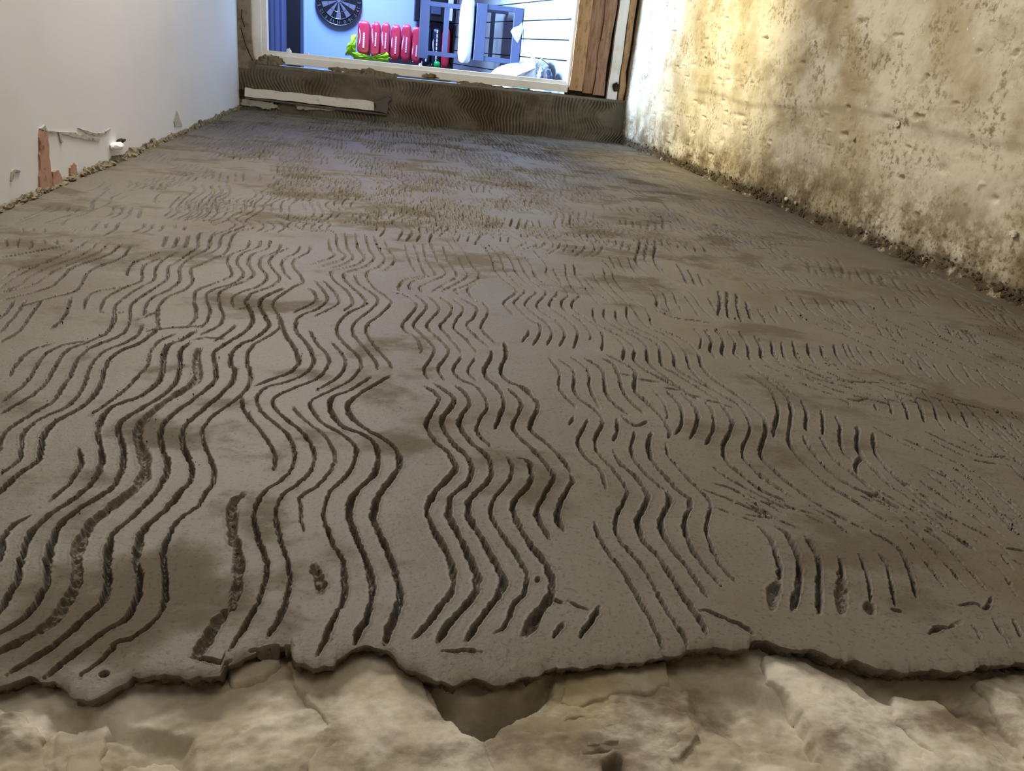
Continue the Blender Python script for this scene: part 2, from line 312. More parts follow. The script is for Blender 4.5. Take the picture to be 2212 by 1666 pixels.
GROOVES = '''
n 1246,1913 1214,1929 1169,1931 1114,1920 1100,1918 1063,1920 1023,1925 985,1932 939,1944
b 1262,1886 1218,1899 1194,1912 1146,1907 1097,1896 1093,1895 1047,1890 1004,1899 983,1914 963,1926 926,1926 898,1921 869,1910 830,1895 788,1888 762,1889 735,1896 719,1902 710,1905 690,1909 671,1910 647,1905 623,1899 602,1893 583,1892 566,1891 555,1892
b 1208,1884 1174,1889 1118,1878 1095,1873 1045,1868 998,1876 965,1889 942,1898 924,1903 896,1898 871,1887 831,1873 794,1866 765,1865 745,1872 725,1881 707,1886 697,1890 669,1888 641,1882 617,1874 598,1868 578,1867 561,1868 549,1872 537,1880 532,1884
w 1188,1865 1151,1862 1092,1848 1088,1846 1052,1844 1007,1858 959,1873 918,1878 888,1874 853,1861 826,1849 792,1841 763,1842 738,1850 714,1858 698,1863 684,1864 661,1862 636,1857 608,1847 591,1844 574,1844 552,1846 534,1856 516,1871 512,1876
b 1422,1833 1365,1816 1312,1806 1259,1814 1203,1833 1164,1840 1104,1826 1100,1825 1054,1819 999,1831 960,1844 923,1852 889,1849 857,1839 818,1824 790,1819 761,1819 727,1824 697,1832 673,1838 649,1835 626,1829 599,1820 575,1816 561,1820 536,1829 512,1840 496,1853 491,1856
b 1531,1778 1475,1803 1426,1810 1342,1788 1302,1778 1238,1791 1212,1806 1167,1814 1116,1807 1102,1799 1056,1795 1007,1803 962,1814 921,1825 887,1824 849,1812 822,1801 796,1793 769,1791 754,1795 720,1801 688,1812 665,1812 633,1806 604,1796 578,1791 552,1792 536,1804 515,1815 501,1822 488,1829
n 1564,1745 1533,1764 1437,1787 1358,1769 1312,1758 1259,1769 1209,1787 1164,1791 1118,1784 1105,1779 1053,1771 1005,1777 972,1788 937,1800 901,1803 865,1794 832,1782 800,1771 770,1767 747,1770 725,1772 700,1785 671,1788 645,1786 611,1777 586,1770 563,1767 544,1771 528,1781 523,1791 509,1794 496,1800 490,1805 485,1805
n 856,1929 818,1913 774,1909 751,1912 734,1915
n 1185,2071 1156,2089 1101,2088 1056,2079
n 1201,2028 1176,2058 1138,2066 1094,2061 1058,2054 1021,2049 1000,2051 965,2053
n 1318,2023 1244,2013 1196,2026 1161,2043 1116,2040 1065,2032 1040,2027 994,2026 962,2035 936,2042
n 1303,1996 1241,1990 1205,2001 1170,2015 1128,2018 1081,2010 1055,2005 1025,2002 977,1997 950,2005 897,2017 868,2014 844,2005
n 1287,1974 1238,1967 1197,1977 1162,1992 1116,1994 1065,1986 1052,1982 1010,1976 963,1977 929,1993 891,1998 857,1988 824,1978 788,1982
b 1278,1947 1247,1947 1199,1956 1170,1970 1128,1975 1080,1969 1045,1961 1008,1957 960,1960 923,1974 886,1975 845,1964 819,1958 791,1965 753,1967 743,1970
n 708,1923 688,1930 667,1930 646,1922 627,1919
n 1475,2060 1444,2093 1398,2093 1343,2080
n 1745,2057 1662,2085 1603,2083 1559,2073
n 1705,2043 1658,2060 1609,2059 1539,2041 1512,2040 1459,2058 1410,2066 1354,2057 1340,2055
n 1754,2024 1684,2038 1614,2035 1534,2019 1481,2028 1423,2037 1371,2039 1331,2029 1280,2018 1244,2014
n 1833,1994 1772,1997 1670,2010 1629,2015 1548,1998 1478,2003 1412,2014 1368,2014 1303,1997
n 1924,1990 1803,1972 1696,1991 1624,1992 1544,1974 1475,1976 1424,1992 1379,1992 1332,1982 1330,1974
n 1951,1946 1790,1930 1719,1940 1651,1962 1619,1970 1548,1952 1480,1949 1436,1967 1383,1971 1335,1963 1278,1947
n 1931,1969 1808,1952 1736,1964
n 1885,2078 1789,2063
n 1879,2052 1783,2043
n 1885,2032 1789,2022
n 1911,1900 1823,1895 1759,1916 1694,1913 1627,1894 1590,1888 1530,1910 1476,1928 1421,1922 1365,1907 1318,1899 1284,1902
n 1917,1878 1854,1872 1764,1896 1688,1892 1604,1866 1537,1876 1489,1902 1440,1906 1368,1885 1314,1879 1281,1882
n 1924,1856 1836,1850 1770,1873 1693,1871 1608,1847 1559,1857 1501,1882 1459,1887 1392,1873 1338,1857 1291,1857 1245,1875
n 1893,1827 1818,1826 1742,1849 1669,1843 1595,1819 1530,1827 1482,1851 1440,1860 1389,1849
n 1861,1804 1795,1824 1714,1830 1645,1813 1591,1794 1544,1800 1487,1828 1469,1833 1421,1835 1393,1824
n 1880,1780 1804,1786 1720,1804 1640,1792 1586,1772
n 1886,1760 1824,1758 1737,1780 1674,1776 1609,1754 1564,1745
n 1301,1830 1256,1838 1218,1851
f 1794,2174 1714,2172 1638,2186 1576,2203 1521,2205 1462,2204 1410,2234
n 1789,2150 1710,2149 1654,2161 1589,2183 1518,2176 1460,2173 1418,2188 1369,2217
n 1783,2128 1685,2120 1608,2144 1552,2144 1477,2129 1429,2129 1388,2151 1333,2180
f 1800,2194 1677,2194 1591,2219 1524,2230 1458,2223 1417,2237
f 1806,2216 1702,2221 1605,2240 1529,2250 1438,2245
f 1734,2222 1626,2232 1561,2265 1500,2264
n 1372,2199 1319,2186 1281,2181
n 1375,2181 1296,2166 1218,2156
n 1379,2158 1299,2145 1227,2134 1181,2141
n 1401,2120 1326,2100 1269,2094 1244,2096
b 1626,2326 1679,2286 1740,2244
n 1251,1963 1267,1937 1288,1876
n 1220,1886 1234,1863 1232,1834
f 1297,1990 1333,1973 1363,1960
f 1336,2063 1334,2032 1341,2012
f 1375,1845 1402,1813
n 1963,1722 1873,1713 1803,1700 1727,1731 1702,1745
n 2039,1708 1890,1697 1803,1675 1735,1699 1686,1725
n 2046,1686 1897,1674 1802,1657 1729,1677 1680,1704
n 2053,1661 1903,1650 1814,1633 1748,1643 1673,1690 1631,1696 1586,1683 1528,1658 1454,1645 1398,1659
n 2046,1636 1897,1623 1814,1610 1742,1623 1668,1664 1627,1670 1573,1655 1498,1630 1443,1622 1392,1648 1333,1664 1286,1665 1238,1653 1166,1625 1125,1620 1125,1620 1070,1635 1032,1660 992,1683 949,1674 920,1660 889,1636 860,1620 828,1619 787,1629 757,1643 723,1647 702,1646 691,1643 658,1634 630,1624 595,1620 569,1621 542,1628 522,1632 503,1637
n 2038,1613 1904,1600 1808,1586 1737,1596 1700,1617 1647,1624 1573,1610 1491,1580 1451,1574 1386,1594 1333,1615 1286,1616 1226,1603 1155,1581 1119,1573
n 2003,1586 1897,1576 1808,1562 1719,1579 1694,1595
n 1652,1648 1586,1638 1511,1606 1454,1599 1397,1616 1337,1637 1283,1639 1229,1623 1153,1600 1112,1596
n 1587,1725 1511,1700 1462,1693 1405,1706 1365,1729 1322,1737 1271,1728 1202,1702 1138,1691
n 1539,1736 1507,1719 1450,1716 1377,1745
n 1590,1708 1514,1681 1462,1670 1417,1680 1361,1707
b 1358,1769 1268,1748 1205,1728 1156,1715 1136,1713 1126,1714 1095,1725 1064,1749 1045,1763
n 1336,1735 1283,1732 1230,1712 1169,1696 1138,1691 1097,1700 1062,1723 1042,1746 1007,1754 963,1745 923,1722 883,1700 838,1688 802,1689 777,1698 755,1711 725,1716 701,1714 684,1710 659,1703 632,1693 606,1690 583,1690 559,1693 534,1699 511,1705
n 1286,1709 1226,1694 1177,1675 1135,1669 1080,1681 1038,1712 1005,1731 972,1728 928,1705 887,1681 842,1667 803,1667 772,1679 748,1692 723,1695 702,1693 665,1684 632,1674 605,1669 579,1668 551,1671 525,1678
n 1235,1671 1175,1650 1133,1644 1088,1651 1058,1666 1034,1679
f 978,1706 955,1697 919,1678 885,1657 840,1643 809,1644 770,1657 746,1673 721,1670 705,1669 680,1664
b 1087,1604 1034,1633 1010,1654 977,1657 939,1648 910,1634 894,1614 871,1598 832,1592 796,1596 768,1610 739,1620 704,1620 676,1614 635,1603 608,1597 577,1596 549,1599 527,1606 515,1608
b 1092,1577 1055,1599 1008,1625 975,1634 940,1626 905,1606 888,1590 865,1575 839,1568 812,1568 780,1579 742,1592 712,1596 703,1596 671,1589 635,1579 600,1573 573,1571 548,1576 531,1581 514,1584
w 753,1731 728,1739 702,1736 655,1724 625,1716 588,1712 565,1713 541,1721 522,1725 502,1728
n 1005,1775 962,1765 919,1745 881,1727 846,1713 822,1708 802,1708
w 628,1650 614,1646 598,1642 583,1641
n 1976,1535 1834,1531 1711,1520
n 1982,1513 1816,1507 1684,1498
n 1674,1498 1634,1543 1574,1557 1547,1555
n 1988,1490 1820,1489 1700,1475 1663,1502 1617,1530 1560,1537
n 1995,1468 1815,1463 1706,1450 1626,1490 1583,1513 1546,1512
n 1974,1440 1833,1438 1689,1429 1602,1465 1550,1491
n 2064,1428 1915,1413 1804,1410 1695,1403 1617,1435 1564,1465 1546,1466
n 2070,1407 1908,1389 1810,1386 1689,1378 1612,1411 1569,1441 1533,1439
n 1628,1380 1615,1400 1574,1415 1512,1413 1480,1401
n 2090,1542 2013,1553
n 2099,1516 2019,1531
n 2107,1489 2012,1505
n 2101,1459 2023,1470 1967,1466
n 2159,1320 2013,1353
n 1536,1567 1514,1545 1451,1525 1387,1541 1342,1554 1302,1548 1272,1532 1212,1526 1194,1528
n 1526,1525 1454,1506 1414,1513 1345,1534 1292,1522 1232,1506 1202,1506 1151,1518 1125,1525 1099,1525 1080,1520
n 1522,1500 1442,1483 1394,1495 1341,1511 1295,1501 1228,1483 1193,1484 1137,1502 1106,1503 1078,1496
n 1518,1478 1446,1458 1375,1475 1338,1487 1273,1474 1202,1461
n 1505,1451 1442,1437 1378,1454 1327,1463 1270,1448 1204,1436
n 1508,1434 1446,1411 1383,1424 1345,1439 1273,1426 1225,1410
n 1482,1394 1426,1390 1356,1410 1320,1414 1245,1399
n 1185,1462 1140,1478 1109,1480 1080,1470 1058,1453 1009,1444 983,1445 938,1462 905,1466 863,1453
n 1182,1440 1137,1455 1106,1458 1082,1449
b 1214,1409 1179,1416 1129,1432 1093,1432 1055,1421 1002,1419 960,1430 921,1442
b 1254,1383 1187,1390 1142,1404 1105,1407 1076,1398 1059,1379 1023,1374
b 1056,1527 1021,1512 1000,1511 938,1530 912,1530 874,1521 854,1510 820,1503 802,1505 759,1528 727,1539 712,1541 696,1538 662,1530 631,1522 603,1521 581,1525 564,1534 538,1548 519,1561
b 1067,1513 1014,1490 984,1494 943,1510 903,1508 868,1498 839,1487 805,1484 773,1494 746,1513 715,1517 704,1518 665,1509 629,1502 603,1499 579,1504 558,1516 532,1533 514,1541
b 1060,1482 1024,1471 994,1468 949,1485 918,1487 876,1477 840,1463 806,1460 774,1471 741,1492 715,1497 699,1496 660,1486 622,1478 595,1475 573,1484 546,1500 515,1518
n 838,1437 804,1436 771,1448 738,1467 713,1473 702,1473 669,1465 636,1456 604,1452 578,1458 559,1471 531,1483 522,1493
b 838,1425 829,1413 795,1414 772,1422 734,1444 708,1448 678,1445 647,1438 624,1431 602,1429 583,1431 565,1439 546,1454 518,1467
b 811,1388 787,1390 747,1409 713,1423 695,1423 664,1419
b 800,1366 782,1368 750,1385 721,1397 701,1402 678,1400
b 1052,1404 1004,1394 974,1401 937,1415 911,1416 879,1406 849,1398 820,1391 796,1389
b 1072,1389 1018,1372 988,1372 942,1390 912,1392 880,1379 837,1369 803,1365
w 579,1431 555,1446 533,1459 518,1468
n 534,1431 516,1443
n 555,1393 532,1408 515,1421
n 1189,1318 1135,1313 1114,1315 1068,1325 1031,1324 992,1314
n 1180,1301 1142,1290 1105,1293 1060,1304 1023,1303 989,1289 952,1287 905,1308 883,1315 849,1317 813,1309 769,1306 752,1311 714,1332 681,1343 651,1341 623,1335 596,1332 566,1332 533,1331 512,1329 499,1329
n 1194,1279 1150,1266 1118,1266 1072,1277 1025,1280 994,1280
b 1190,1256 1142,1240 1099,1247 1050,1256 1013,1254 976,1242
b 1188,1226 1161,1214 1112,1219 1067,1226 1024,1226 981,1218
b 1207,1213 1147,1186 1109,1193 1063,1207 1022,1202 974,1196 926,1199 903,1207
n 887,1218 856,1224 839,1223 791,1218 759,1212 737,1213 705,1230 683,1240 650,1247 620,1249 591,1246
n 697,1362 676,1364 638,1362 609,1356 581,1354 552,1353 529,1352 499,1352
b 866,1295 833,1296 799,1286 763,1283 744,1288 707,1310 693,1315 662,1318 631,1311 596,1309 566,1308 536,1306 514,1306
b 767,1257 744,1261 707,1283 681,1291 646,1291 616,1287 590,1285 567,1285
n 959,1305 908,1330 882,1338 841,1337 810,1327 765,1331
n 966,1325 934,1338
b 962,1263 922,1274 895,1287
n 923,1249 885,1265 854,1273 815,1272 781,1263 767,1257
b 920,1226 890,1240 848,1250 806,1247 770,1242 750,1235 728,1243 698,1260 671,1267 644,1269 612,1267 586,1264
b 1107,1189 1101,1173 1095,1156
b 1075,1154 1067,1132
b 1053,1129 1040,1108
b 1031,1105 1019,1084
n 1014,1084 1004,1072
n 1126,1213 1119,1196
b 971,1253 939,1244 956,1219
n 1241,1174 1191,1191
b 1244,1153 1194,1170 1149,1168 1113,1150 1079,1134
b 1246,1131 1184,1148 1135,1143 1079,1130 1032,1117
n 1249,1107 1169,1128 1132,1116 1082,1098 1026,1083
n 1239,1082 1160,1106 1118,1095 1064,1073 1023,1060
n 1248,1058 1168,1080 1114,1081 1050,1069 1014,1058 965,1065 932,1078 885,1108 856,1121 835,1123 803,1116 764,1105
b 1238,1036 1171,1057 1121,1057 1057,1045 1006,1037 971,1037 929,1055 882,1084 850,1096 817,1094 791,1091 764,1084 730,1074 703,1058
f 1061,1177 1019,1175 979,1183 962,1191
b 1062,1156 1012,1154 972,1163 939,1178 914,1194
b 1055,1135 1009,1132 961,1144 900,1178
n 1024,1108 992,1110 950,1124 913,1144 886,1161
b 1016,1087 968,1091 939,1102 891,1133 865,1145 838,1150 812,1146 772,1135 744,1115
d 834,1177 802,1168 772,1152 727,1123
d 786,1191 771,1171 740,1158 708,1145
d 771,1207 743,1181 718,1160 699,1154
d 731,1209 713,1189 703,1175
b 1144,988 1092,974 1042,985 995,1004 951,1030 914,1050
b 1192,959 1125,956 1068,955 1019,971 956,1004 911,1029 877,1040 835,1042 786,1038 751,1025 722,1017
b 1050,936 1007,952 937,989
b 920,1002 889,1011 853,1016 816,1017 778,1005 757,985 729,972
n 1014,922 972,943 926,969
b 917,977 879,988 843,992 807,986 757,982
b 992,911 965,919 931,939 884,963 847,969
b 958,894 900,930 862,946 824,951 779,954
b 938,881 890,910 860,923 825,930 779,931 732,927 710,920
b 866,942 837,970 813,982
n 1087,773 1057,781 1007,806
b 1090,746 1053,756 990,789
b 1092,716 1045,732 983,767
n 1105,686 1047,706 998,734 953,751
n 1074,677 1029,694 990,713
n 1076,650 1020,673 969,701
n 1051,643 1012,654 961,678
n 1025,601 982,617 938,637
f 990,643 945,656 924,663
n 1044,813 1022,823
d 959,868 911,852 870,839 828,821 794,828 739,841 701,849 676,857
d 924,842 882,821 849,805 805,801 754,805 727,807
d 840,869 807,856 753,863
f 1235,899 1155,868 1115,820 1075,806
f 1174,960 1100,942 1055,932
d 1212,879 1147,825 1137,761 1137,688
d 1065,668 1038,618 993,583
d 1202,490 1142,501 1076,513
n 1211,456 1155,480
n 1065,865 1046,856 1026,868
f 1066,849 1058,832 1072,803
d 842,1123 800,1120 761,1105 725,1085 700,1072
d 799,1142 772,1137 732,1118 699,1094
d 763,1158 746,1146 716,1132
d 947,789 899,768 873,747 875,706
d 922,797 865,774 845,728
d 924,750 889,735 849,704
d 761,1159 744,1146 731,1119 709,1084 679,1072
d 741,1168 706,1146 679,1121
d 717,1178 714,1170 708,1144
d 765,1088 734,1072 702,1057 664,1033 640,1032 613,1041 564,1067
d 769,1031 721,1018 692,1008 654,1009 624,1015 583,1024 567,1025
d 767,1012 729,991 697,990 654,989 617,994 571,1004
d 767,989 721,975 679,965 626,972 575,982
d 741,955 708,945 676,943 649,939 612,937 564,954
d 719,920 689,908 671,898 635,903
n 773,835 728,844 676,857
n 774,811 743,814 711,821
b 691,1174 671,1172 646,1178 615,1188 594,1198
w 594,1198 571,1216 549,1228
b 691,1154 674,1149 645,1155 615,1166 582,1184 549,1205
b 575,1192 547,1208
b 671,1129 648,1132 619,1141 586,1160 541,1185
b 598,1153 541,1185
n 636,1110 614,1119 597,1129
w 608,1123 540,1161
n 640,1083 614,1092 585,1105 558,1121
w 558,1122 541,1132
n 643,1058 620,1063 588,1079 550,1099
b 546,1104 544,1098
f 647,1029 609,1044 566,1066
n 521,1037 499,1044
n 529,1009 513,1015 493,1020
n 527,989 504,1000
b 511,1091 519,1074 519,1065
d 519,1065 530,1039
d 550,1032 552,1011 544,1006 563,983
n 635,914 607,923
b 647,897 642,880
n 625,908 614,906
f 2150,1245 2050,1222 1984,1252
f 2191,1217 2076,1183 2013,1197 1975,1237
n 2219,1180 2099,1154 2035,1170 1984,1202
f 2167,1134 2090,1133 2028,1144 1963,1176
n 2158,1111 2081,1112 2001,1139 1936,1178
n 2148,1091 2071,1093 1976,1127
n 2138,1071 2062,1070 1968,1105
n 2145,1048 2085,1042 2006,1066 1928,1108
n 2170,1016 2077,1017 1983,1048 1927,1085
n 2178,988 2084,992 1988,1029 1939,1062
n 2018,1336 1885,1329 1720,1335 1622,1315 1575,1313 1498,1349 1464,1353 1410,1344
n 2009,1317 1865,1307 1736,1313 1635,1299 1579,1293 1501,1328 1460,1329 1384,1314 1357,1303 1307,1312 1246,1334
n 2000,1299 1859,1283 1730,1289 1659,1279 1602,1269 1564,1273 1515,1300 1471,1310 1424,1301 1366,1287 1317,1287 1249,1309
n 1996,1260 1852,1263 1724,1267 1643,1257 1597,1246 1559,1253 1501,1281 1450,1286 1391,1267 1334,1262 1300,1267 1246,1288
n 1933,1244 1797,1241 1707,1247 1629,1228 1583,1222 1514,1252 1471,1259 1410,1244 1345,1236 1303,1243 1236,1265
n 1970,1205 1818,1201 1735,1217 1635,1199 1568,1201 1519,1227 1459,1234 1399,1217 1327,1214 1285,1224
n 1797,1189 1697,1195 1625,1198
n 1842,1149 1734,1169 1629,1178 1572,1177 1514,1206 1462,1212 1409,1199 1352,1189 1295,1197 1229,1217
n 1326,1327 1304,1333 1257,1352
n 1848,1126 1751,1144 1645,1148 1506,1149
n 1721,1130 1648,1130 1582,1124 1537,1119
n 1772,1097 1673,1106 1586,1101 1523,1102
n 1827,1057 1710,1079 1618,1083 1509,1078 1442,1085 1381,1084 1313,1059 1241,1061 1156,1085
n 1920,1035 1808,1041 1715,1057 1584,1059 1506,1049 1421,1066 1390,1068 1309,1036 1244,1036 1164,1060
n 1967,1004 1835,1023 1757,1011 1676,987 1586,998 1538,1014 1497,998
n 1959,982 1828,1003 1760,998 1670,964 1610,970 1551,987 1497,995
n 1967,953 1821,979 1732,972 1665,939 1575,956 1510,968
n 2017,917 1916,944 1828,951 1728,939 1649,918 1580,925 1481,940
n 2157,841 1979,904 1859,918 1756,907 1664,894 1546,909 1468,912
n 2203,849 2018,913
n 2183,806 1985,877 1890,891 1815,900
b 1937,827 1813,855 1730,874
b 1882,816 1723,856
n 1849,802 1727,836
f 1803,793 1744,807
n 1619,866 1542,882 1471,894
b 1689,813 1593,849 1505,891
b 1683,794 1518,863 1466,874
b 1665,778 1561,822 1460,857
b 1605,781 1491,821 1465,824
n 1550,776 1469,797
n 1536,757 1456,778
n 1486,1168 1427,1182 1374,1183 1307,1157 1262,1152 1243,1153
n 1243,1153 1205,1166
n 1490,1143 1423,1160 1357,1148 1284,1126 1220,1137 1178,1150
n 1485,1121 1426,1136 1381,1137 1319,1115 1274,1101 1223,1113 1174,1127
n 1516,1088 1438,1110 1377,1113 1303,1087 1244,1085 1165,1108
n 1299,1169 1253,1170 1185,1192
n 1394,986 1342,991 1264,1025
b 1390,965 1323,978 1273,1001 1222,1012
b 1401,939 1333,951 1256,985 1218,990
n 1389,918 1322,931 1258,961 1221,963
b 1392,892 1311,910 1242,939 1217,940
b 1366,870 1314,883 1245,913 1213,916
f 1536,1023 1502,1021 1463,998 1453,962 1439,921
f 1624,1050 1621,1016
n 1459,976 1454,956
n 2191,944 2123,962
n 2180,926 2112,945
n 2170,906 2051,949
n 2142,894 2042,929
n 2175,720 2108,737
n 2205,783 2077,796 1980,791
b 1340,847 1282,873 1235,887
n 1335,830 1263,860 1231,869
b 1345,801 1266,834 1227,844
b 1334,775 1276,803 1224,819
b 1323,753 1273,777 1236,785 1209,780
b 1334,719 1276,747 1223,762
n 1344,695 1258,729 1220,734
n 1338,687 1267,714 1227,722
n 1325,676 1255,700 1223,705
n 1307,658 1251,679 1213,683
n 1302,639 1234,662
n 1290,620 1230,636
n 1294,591 1232,611 1189,621
n 1304,562 1242,584 1203,593
n 2000,535 1916,554
n 1950,519 1831,547
n 2014,419 1970,431 1925,455
n 1991,401 1916,437
n 1998,370 1908,416
n 2004,344 1915,387
n 1996,317 1906,370
n 1986,300 1883,359
n 2232,453 2164,469
n 2206,429 2171,442
n 1926,275 1843,316
n 1932,245 1849,286
f 2035,148 1973,180
n 2040,125 1962,168
n 2045,101 1968,140
n 2035,83 1959,119
n 2043,49 1951,97
n 2050,20 1957,69
n 2151,277 2085,302
n 2141,254 2059,289
n 1492,528 1466,539 1414,563
b 1478,513 1409,543
b 1463,496 1396,526
n 1468,346 1399,380
n 1463,319 1385,363
n 1473,364 1438,380
n 1793,675 1735,689
n 1787,651 1728,665
n 1768,630 1691,638
n 1774,603 1694,620
n 1789,697 1697,716 1682,688
f 1596,615 1504,623 1456,604
f 1545,588 1456,604
n 1677,545 1596,559
n 1670,529 1588,547
n 1663,507 1613,514
b 1680,471 1597,495
n 1653,451 1592,466
b 1575,793 1491,822 1465,824
n 1560,773 1460,802
n 1545,756 1464,775
n 1598,712 1539,735
n 1581,703 1480,727
n 1565,686 1493,697
n 2282,397 2295,348 2258,299
f 1795,263 1649,296
f 1788,239 1650,289
f 1770,393 1715,392
f 1800,296 1730,310
f 1608,683 1588,659 1573,640
d 1854,382 1841,324 1804,275 1693,279
d 1540,385 1475,353 1473,308
d 1465,422 1401,423 1349,417
n 2572,2116 2454,2084 2353,2079
n 2601,2098 2481,2066 2324,2068
n 2631,2078 2491,2043 2364,2053 2278,2065
n 2591,1992 2487,1968 2361,1978 2255,1965 2132,1987 2050,1955 1944,1985 1877,1987
n 2545,1964 2479,1945 2354,1954 2249,1942 2139,1967 2057,1934 1950,1967 1824,1954
n 2573,1945 2472,1920 2348,1928 2272,1920 2121,1941 2040,1909 1993,1941 1891,1941 1794,1928
n 2547,1917 2464,1895 2373,1908 2252,1892
n 2596,1894 2475,1869 2399,1884 2247,1867
n 2726,1882 2567,1872 2468,1844 2360,1857 2240,1844 2141,1844
n 2128,1919 2060,1886 1995,1897
n 2123,1894 2056,1860 1988,1881
n 2145,1871 2063,1838 1998,1848
n 2876,2171 2729,2139
n 2825,2131 2658,2107
n 2794,2102 2651,2080
n 2872,2090 2682,2060
n 2862,2063 2712,2042
n 2865,2011 2759,1993
n 3053,1997 2933,1978
n 3065,1976 2918,1959
n 3077,1956 2933,1932
n 3089,1934 2943,1912
n 3103,1909 2933,1885
n 3116,1888 2992,1869 2815,1881 2695,1856
n 2867,1963 2739,1944 2607,1956 2545,1964
n 2834,1935 2693,1905 2580,1931
n 2824,1910 2683,1881 2548,1914
n 3408,2010 3261,1988
n 3425,1985 3216,1962
n 3379,1953 3257,1945
n 3345,2055 3229,2039
n 3331,2077 3230,2062
n 3317,2098 3228,2089
n 3273,2166 3189,2152
n 3252,2197 3169,2182
n 3252,2222 3169,2206
n 3223,2241 3169,2231
n 3272,2142 3188,2129
n 3449,1845 3264,1834
n 3462,1825 3277,1812
n 3524,1783 3399,1768
n 3504,1760 3382,1742
n 3517,1739 3395,1722
n 3058,1845 2793,1789
n 3044,1821 2784,1761
f 3031,1798 2774,1736
f 3045,1773 2804,1720 2787,1709
f 3035,1742 2816,1696
n 3073,1721 2829,1668 2730,1693
n 2681,1841 2508,1791
n 2692,1819 2499,1769
n 2702,1796 2489,1750 2399,1759 2281,1731 2189,1742
n 2654,1766 2536,1727 2425,1736 2305,1709 2210,1724
n 2667,1737 2565,1703 2418,1712 2299,1682
n 2593,1681 2562,1664 2427,1687 2349,1675
n 2431,1807 2279,1780 2203,1785
n 2439,1786 2272,1756 2181,1766
n 2406,1826 2285,1803
n 2325,1654 2267,1646
n 2536,1637 2361,1600 2302,1632 2165,1607 2098,1609
n 2526,1618 2369,1579 2265,1608 2145,1585 2038,1598
n 2535,1595 2363,1551 2292,1576
n 2528,1569 2339,1530 2222,1565 2134,1538 2015,1553
n 2502,1543 2331,1509 2245,1538 2115,1513 2010,1532
n 2493,1521 2324,1485 2224,1515 2109,1491 2017,1505
n 2757,1634 2642,1612 2536,1637
n 2765,1617 2634,1585 2526,1618
n 2985,1642 2815,1603 2722,1616
n 2972,1619 2824,1585
n 2983,1597 2836,1560 2693,1589
n 2995,1574 2803,1535 2683,1565 2577,1539
n 3036,1543 2813,1513 2694,1540 2566,1519 2484,1544
n 3035,1496 2900,1522 2780,1489 2684,1516 2577,1492 2475,1521
n 2412,1463 2231,1451
n 2495,1426 2402,1448 2268,1430
f 2141,1844 2140,1806 2124,1773 2219,1738
n 2517,1421 2405,1444 2213,1428 2067,1468 1916,1470
n 2508,1399 2397,1422 2220,1407 2074,1445
n 2519,1372 2389,1401 2266,1397
n 2381,1376 2218,1368
n 2485,1321 2374,1351 2184,1345
n 2456,1308 2365,1333 2178,1319 2136,1324 2015,1354
n 2463,1287 2363,1292
n 2437,1267 2354,1274 2254,1301
n 2428,1245 2345,1253 2246,1281
n 2405,1219 2337,1232 2239,1258
b 2396,1197 2279,1224
b 2406,1170 2256,1206
n 2397,1148 2248,1186
n 2385,1137 2304,1148
n 2410,1113 2296,1127
n 2133,1292 2093,1294
n 2126,1270 2059,1282
n 2120,1247 2053,1263
n 2105,1384 2038,1398
n 2113,1358 2033,1374
f 2247,1235 2081,1207 2010,1244
f 2241,1208 2062,1184 1993,1219
n 2205,1190 2096,1155 2042,1171
n 2972,971 2822,1007
n 3010,939 2831,986
n 3049,906 2867,952
n 2980,900 2831,936
n 2941,884 2818,915
n 2924,871 2786,891
n 2937,997 2862,1015
n 2890,1104 2849,1095 2707,1136 2647,1139
n 2835,1078 2696,1112 2639,1111
n 2824,1053 2685,1092
n 2763,1049 2694,1069 2636,1068
n 2751,1029 2684,1045 2629,1037
n 2832,1136 2646,1189 2565,1203
n 2803,1301 2664,1290 2596,1314
n 2708,1278 2631,1276
n 2677,1256 2619,1256
n 2708,1231 2631,1226
n 2637,1211 2576,1223
n 3006,1310 2879,1328 2845,1305
n 2941,1296 2843,1309
n 2977,1269 2834,1280 2796,1269
n 2965,1243 2818,1266
n 3003,1215 2830,1239
n 3017,1185 2841,1215 2764,1195
n 3135,1150 3001,1167
n 3149,1123 2985,1150
n 3162,1096 2997,1124
n 3176,1068 3009,1098
n 3160,1045 3021,1072
n 3172,1022 3032,1050
n 3208,1003 3098,1013
n 3222,975 3109,991
n 3487,795 3285,847 3119,861 3013,826
n 3473,822 3304,866
n 3459,848 3291,891
n 3466,894 3331,924
n 3475,934 3345,953
n 2506,1030 2377,1070 2254,1075
n 2514,1007 2369,1045 2276,1051
b 2541,980 2378,1020 2270,1024
n 2592,940 2438,982
n 2622,907 2465,952
n 2613,884 2440,931
n 2623,955 2544,972
n 2799,806 2670,832
n 2765,788 2659,809
n 2755,763 2651,781
n 2763,741 2657,764
n 2777,706 2688,732
n 2765,686 2659,706
n 2511,820 2419,846
n 2500,802 2408,832
n 2491,780 2399,811
n 2499,756 2391,785
n 3209,780 3131,781
n 3228,739 3149,741
n 3213,716 3129,729
n 3387,582 3039,603
n 3367,564 2999,585
n 3348,547 3031,566
n 3007,731 2900,768
n 3019,702 2887,747
n 3291,1328 3120,1337
n 3249,1352 3137,1356
n 3273,1308 3131,1315
n 3287,1281 3146,1285
n 3272,1257 3134,1258
n 3284,1234 3119,1235
n 3298,1207 3107,1207
n 3388,1369 3191,1356
n 3440,1388 3323,1377
n 3479,1431 3352,1432
n 3459,1409 3334,1411
n 2867,2183 2696,2156
n 2857,2157 2707,2136
n 2781,2123 2716,2118
n 2591,2239 2503,2218
n 2582,2258 2476,2235
n 2554,2275 2449,2254
n 2561,2300 2491,2285 2404,2313
n 2551,2321 2464,2301
n 2559,2344 2507,2330
